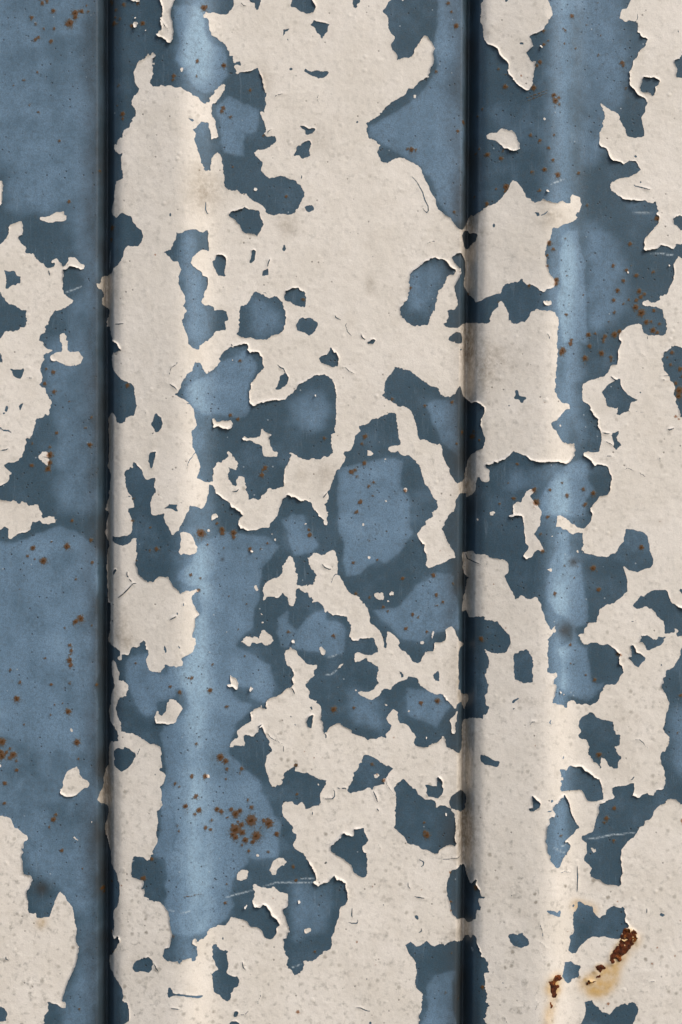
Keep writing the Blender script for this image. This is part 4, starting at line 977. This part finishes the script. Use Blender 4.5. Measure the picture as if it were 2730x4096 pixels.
# turned-back rim so that the sheet has an edge seen from the side
front = world_xyz(X, Y, Hh).reshape(-1, 3)
rim = np.concatenate([idx[0, :], idx[1:, -1], idx[-1, ::-1][1:], idx[::-1, 0][1:-1]])
back = front[rim].copy()
back[:, 1] += 0.0012
nr = len(rim)
ri = np.arange(nr) + nx * ny
rq = np.stack([rim, np.roll(rim, -1), np.roll(ri, -1), ri], -1)
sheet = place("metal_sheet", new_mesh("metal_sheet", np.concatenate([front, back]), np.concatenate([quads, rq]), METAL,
              np.concatenate([wear_and_light.reshape(-1, 4), wear_and_light.reshape(-1, 4)[rim]]), "wear_and_light"), wall)

# --- contouring of films and crusts
def contour(F, V):
    """clip the lattice where F > 0. V: (ny, nx, k) values per node.
    Returns values per vertex, triangles, rim segments (vertex pairs), node of each triangle"""
    ny, nx = F.shape
    n = nx * ny
    idx = np.arange(n).reshape(ny, nx)
    a, b, c, d = idx[:-1, :-1], idx[:-1, 1:], idx[1:, 1:], idx[1:, :-1]
    par = ((np.add.outer(np.arange(ny - 1), np.arange(nx - 1))) % 2).astype(bool)
    t1 = np.where(par[..., None], np.stack([a, d, b], -1), np.stack([a, d, c], -1)).reshape(-1, 3)
    t2 = np.where(par[..., None], np.stack([b, d, c], -1), np.stack([a, c, b], -1)).reshape(-1, 3)
    T = np.concatenate([t1, t2])
    f = F.ravel()
    pos = f[T] > 0
    cnt = pos.sum(1)
    full = T[cnt == 3]
    one, onep = T[cnt == 1], pos[cnt == 1]
    r = np.argmax(onep, 1)
    one = np.take_along_axis(one, (r[:, None] + np.arange(3)) % 3, 1)
    two, twop = T[cnt == 2], pos[cnt == 2]
    r = np.argmin(twop, 1)
    two = np.take_along_axis(two, (r[:, None] + np.arange(3)) % 3, 1)
    def key(p, q):
        return np.minimum(p, q) * n + np.maximum(p, q)
    k = np.concatenate([key(one[:, 0], one[:, 1]), key(one[:, 0], one[:, 2]), key(two[:, 0], two[:, 1]), key(two[:, 0], two[:, 2])])
    u, inv = np.unique(k, return_inverse=True)
    p, q = u // n, u % n
    t = np.clip(f[p] / (f[p] - f[q]), 0.04, 0.96)[:, None]
    v = V.reshape(n, -1)
    ev = v[p] * (1 - t) + v[q] * t
    n1, n2 = len(one), len(two)
    e1, e2, e3, e4 = (n + inv[:n1], n + inv[n1:2 * n1], n + inv[2 * n1:2 * n1 + n2], n + inv[2 * n1 + n2:])
    tris = np.concatenate([full, np.stack([one[:, 0], e1, e2], 1), np.stack([e3, two[:, 1], two[:, 2]], 1), np.stack([e3, two[:, 2], e4], 1)])
    node = np.concatenate([full[:, 0], one[:, 0], two[:, 1], two[:, 1]])
    rims = np.concatenate([np.stack([e1, e2], 1), np.stack([e4, e3], 1)])
    rnode = np.concatenate([one[:, 0], two[:, 1]])
    return np.concatenate([v, ev]), tris, rims, node, rnode

def components(M):
    """4/8-connected labels of a boolean lattice through row runs"""
    ny, nx = M.shape
    lab = np.full(M.shape, -1, np.int64)
    parent = []
    def find(i):
        while parent[i] != i:
            parent[i] = parent[parent[i]]
            i = parent[i]
        return i
    prev = []
    for j in range(ny):
        row = np.concatenate([[0], M[j].astype(np.int8), [0]])
        dd = np.diff(row)
        cur = []
        for s, e in zip(np.flatnonzero(dd == 1), np.flatnonzero(dd == -1)):
            k = len(parent)
            parent.append(k)
            for ps, pe, pk in prev:
                if ps <= e and pe >= s:
                    ra, rb = find(k), find(pk)
                    if ra != rb:
                        parent[max(ra, rb)] = min(ra, rb)
            lab[j, s:e] = k
            cur.append((s, e, k))
        prev = cur
    roots = np.array([find(i) for i in range(len(parent))] or [0])
    return np.where(lab >= 0, roots[np.maximum(lab, 0)], -1)

def film_objects(F, V, material, attr_name, thick, namer, parent, limit=300):
    """V columns: X, Y, height, 4 attribute channels"""
    ver, tris, rims, node, rnode = contour(F, V)
    lab = components(F > 0).ravel()
    tl, rl = lab[node], lab[rnode]
    ids, size = np.unique(tl, return_counts=True)
    order = ids[np.argsort(-size)]
    ssort = np.sort(size)[::-1]
    to_, ro_ = np.argsort(tl, kind='stable'), np.argsort(rl, kind='stable')
    tls, rls = tl[to_], rl[ro_]
    made = []
    def build(t, r, name):
        used, tinv = np.unique(t, return_inverse=True)
        tinv = tinv.reshape(-1, 3)
        top = ver[used]
        ru, rinv = np.unique(r, return_inverse=True)
        rinv = rinv.reshape(-1, 2)
        up = ver[ru]
        low = up.copy()
        low[:, 2] -= thick
        nt_, nr_ = len(top), len(up)
        up[:, 5] = np.maximum(up[:, 5], 0.75)        # broken film edge coloured dark to tone down its sunlit rim
        low[:, 5] = 1.0
        allv = np.concatenate([top, up, low])
        wallq = np.stack([rinv[:, 1] + nt_, rinv[:, 0] + nt_, rinv[:, 0] + nt_ + nr_, rinv[:, 1] + nt_ + nr_], 1)
        co = world_xyz(allv[:, 0], allv[:, 1], allv[:, 2])
        return place(name, new_mesh(name, co, [tinv, wallq], material, allv[:, 3:7], attr_name), parent)
    for i, (k, sz) in enumerate(zip(order[:limit], ssort)):
        t = tris[to_[np.searchsorted(tls, k):np.searchsorted(tls, k, 'right')]]
        r = rims[ro_[np.searchsorted(rls, k):np.searchsorted(rls, k, 'right')]]
        made.append(build(t, r, namer(sz)))
    rest = order[limit:]
    if len(rest):
        o = build(tris[np.isin(tl, rest)], rims[np.isin(rl, rest)], "paint_specks")
        o["kind"] = "stuff"
        made.append(o)
    return made

# --- cream paint film
pxs = finer(lattice(3.3, 0, 2730, 1.25, 18))
pys = lattice(3.3, 0, 4096, 1.25, 18)
X, Y = np.meshgrid(pxs, pys)
F = look(field, X, Y)
edge = np.clip((1 - look(soft_edge, X, Y)) * 2, 0, 1.2)
wide = np.clip((1 - look(wide_edge, X, Y)) * 2, 0, 1.2)
gate = np.clip(0.5 + 1.2 * fbm(X, Y, 150, 61, 3), 0, 1)
down = look(lip_dir, X, Y)
lift = edge ** 2.2 * (0.0 + 13.0 * np.clip(gate * 2.0 - 1.1, 0, 1) ** 2 * (0.25 + 0.75 * np.clip(0.3 + down, 0, 1))) + wide ** 2 * 0.9 * np.clip(gate - 0.45, 0, 1)
lift += 7.0 * np.clip(look(gauss(crack, 2.5), X, Y), 0, 1) * np.clip(vnoise(X, Y, 40, 63) + 0.6, 0, 1)
lift += 9.0 * np.clip(look(gauss(crust, 6.0), X, Y) * 1.6, 0, 0.6) * np.clip(0.5 + vnoise(X, Y, 24, 64), 0, 1.2)
relief = 0.9 * fbm(X, Y, 60, 65, 3) + 1.3 * np.clip(vnoise(X, Y, 26, 68) - 0.45, 0, 1) ** 1.0
Hp = profile(X, Y) + 0.7 + relief + lift
warped = shear(X, Y)
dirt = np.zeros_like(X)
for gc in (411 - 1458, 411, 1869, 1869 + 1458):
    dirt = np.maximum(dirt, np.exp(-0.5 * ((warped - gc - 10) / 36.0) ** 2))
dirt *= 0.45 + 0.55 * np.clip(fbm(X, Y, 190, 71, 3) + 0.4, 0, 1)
for (cx, cy, rx, ry, v) in ((1925, 1470, 70, 110, .75), (1960, 1430, 120, 60, .5), (470, 2520, 60, 90, .6), (820, 770, 70, 80, .7), (1050, 320, 40, 60, .6), (1150, 900, 45, 50, .5), (800, 690, 30, 30, .6), (500, 2560, 50, 50, .6), (2170, 820, 40, 25, .5), (1210, 1900, 30, 30, .4), (60, 1990, 80, 30, .4),
                            (2200, 880, 60, 50, .5), (1480, 1140, 20, 40, .5), (1850, 3735, 60, 40, .7), (1300, 1900, 60, 60, .45),
                            (2420, 3480, 60, 40, .35), (1000, 320, 90, 60, .35), (1250, 560, 90, 60, .3), (2480, 3010, 60, 90, .2)):
    dirt = np.maximum(dirt, v * np.exp(-((X - cx) / rx) ** 2 - ((Y - cy) / ry) ** 2))
mott = np.clip(0.30 + 0.55 * np.clip((Y - 2300) / 1500, 0, 1) + 0.35 * fbm(X, Y, 500, 75, 2) + 0.4 * np.exp(-((X - 150) / 300) ** 2 - ((Y - 3700) / 350) ** 2), 0, 1)
V = np.stack([X, Y, Hp, look(yellow, X, Y), look(rust, X, Y), dirt, mott], -1)
film_objects(F, V, PAINT, "stain", 2.0, lambda n: "paint_patch" if n > 260 else "paint_flake", wall)

# --- rust crusts breaking through the paint
F = look(crust_f, X, Y)
F[:19, :] = -1; F[-19:, :] = -1; F[:, :19] = -1; F[:, -19:] = -1
Hk = profile(X, Y) + 1.2 + 5.5 * np.clip(F * 1.6, 0, 1) ** 0.5 * (0.5 + 0.9 * np.abs(fbm(X, Y, 34, 81, 3))) + 2.5 * vnoise(X, Y, 11, 85) * np.clip(F * 3, 0, 1)
V = np.stack([X, Y, Hk, X * 0, X * 0, X * 0, X * 0], -1)
film_objects(F, V, RUST_CRUST, "stain", 2.5, lambda n: "rust_crust", sheet)

# --- rust spots: low irregular scabs, one object each
rng = random.Random(5)
scabs = []
for v in range(7):
    nseg, co = 14, [(0, 0, 0.34)]
    ph = [rng.uniform(0, 6.28) for _ in range(3)]
    for ring, (rr, hh) in enumerate(((0.5, 0.27), (0.85, 0.1), (1.0, -0.06))):
        for i in range(nseg):
            a = i / nseg * 2 * math.pi
            w = rr * (1 + 0.30 * math.sin(2 * a + ph[0]) + 0.14 * math.sin(3 * a + ph[1]) + 0.07 * math.sin(5 * a + ph[2]))
            co.append((w * math.cos(a), w * math.sin(a), hh + rng.uniform(-.05, .05) * (ring < 2)))
    co = np.array(co)
    t0 = np.array([[0, 1 + i, 1 + (i + 1) % nseg] for i in range(nseg)])
    q = np.array([[1 + r * nseg + i, 1 + (r + 1) * nseg + i, 1 + (r + 1) * nseg + (i + 1) % nseg, 1 + r * nseg + (i + 1) % nseg] for r in range(2) for i in range(nseg)])
    co = np.stack([co[:, 0], -co[:, 2], co[:, 1]], -1)
    scabs.append(new_mesh("rust_scab", co, [t0, q], RUST_SPOT))
spots = sorted(RUST, key=lambda s: -s[2])
for (sx, sy, sr) in spots[:90]:
    if look(field, np.array([sx]), np.array([sy]))[0] > -0.1 or look(crust_f, np.array([sx]), np.array([sy]))[0] > 0:
        continue
    h0 = float(profile(np.array([sx]), np.array([sy]))[0]) + 1.2
    sl = float(np.interp(float(shear(np.array([sx]), np.array([sy]))[0]), PX, PS))
    o = place("rust_spot", rng.choice(scabs), sheet)
    co = world_xyz(np.array([sx]), np.array([sy]), np.array([h0]))[0]
    o.location = [float(v) for v in co]
    r = sr * 0.42 * S
    o.scale = (r * rng.uniform(.8, 1.15), r * 0.5, r * rng.uniform(.8, 1.2))
    o.rotation_euler = (0, 0, -math.atan(sl))
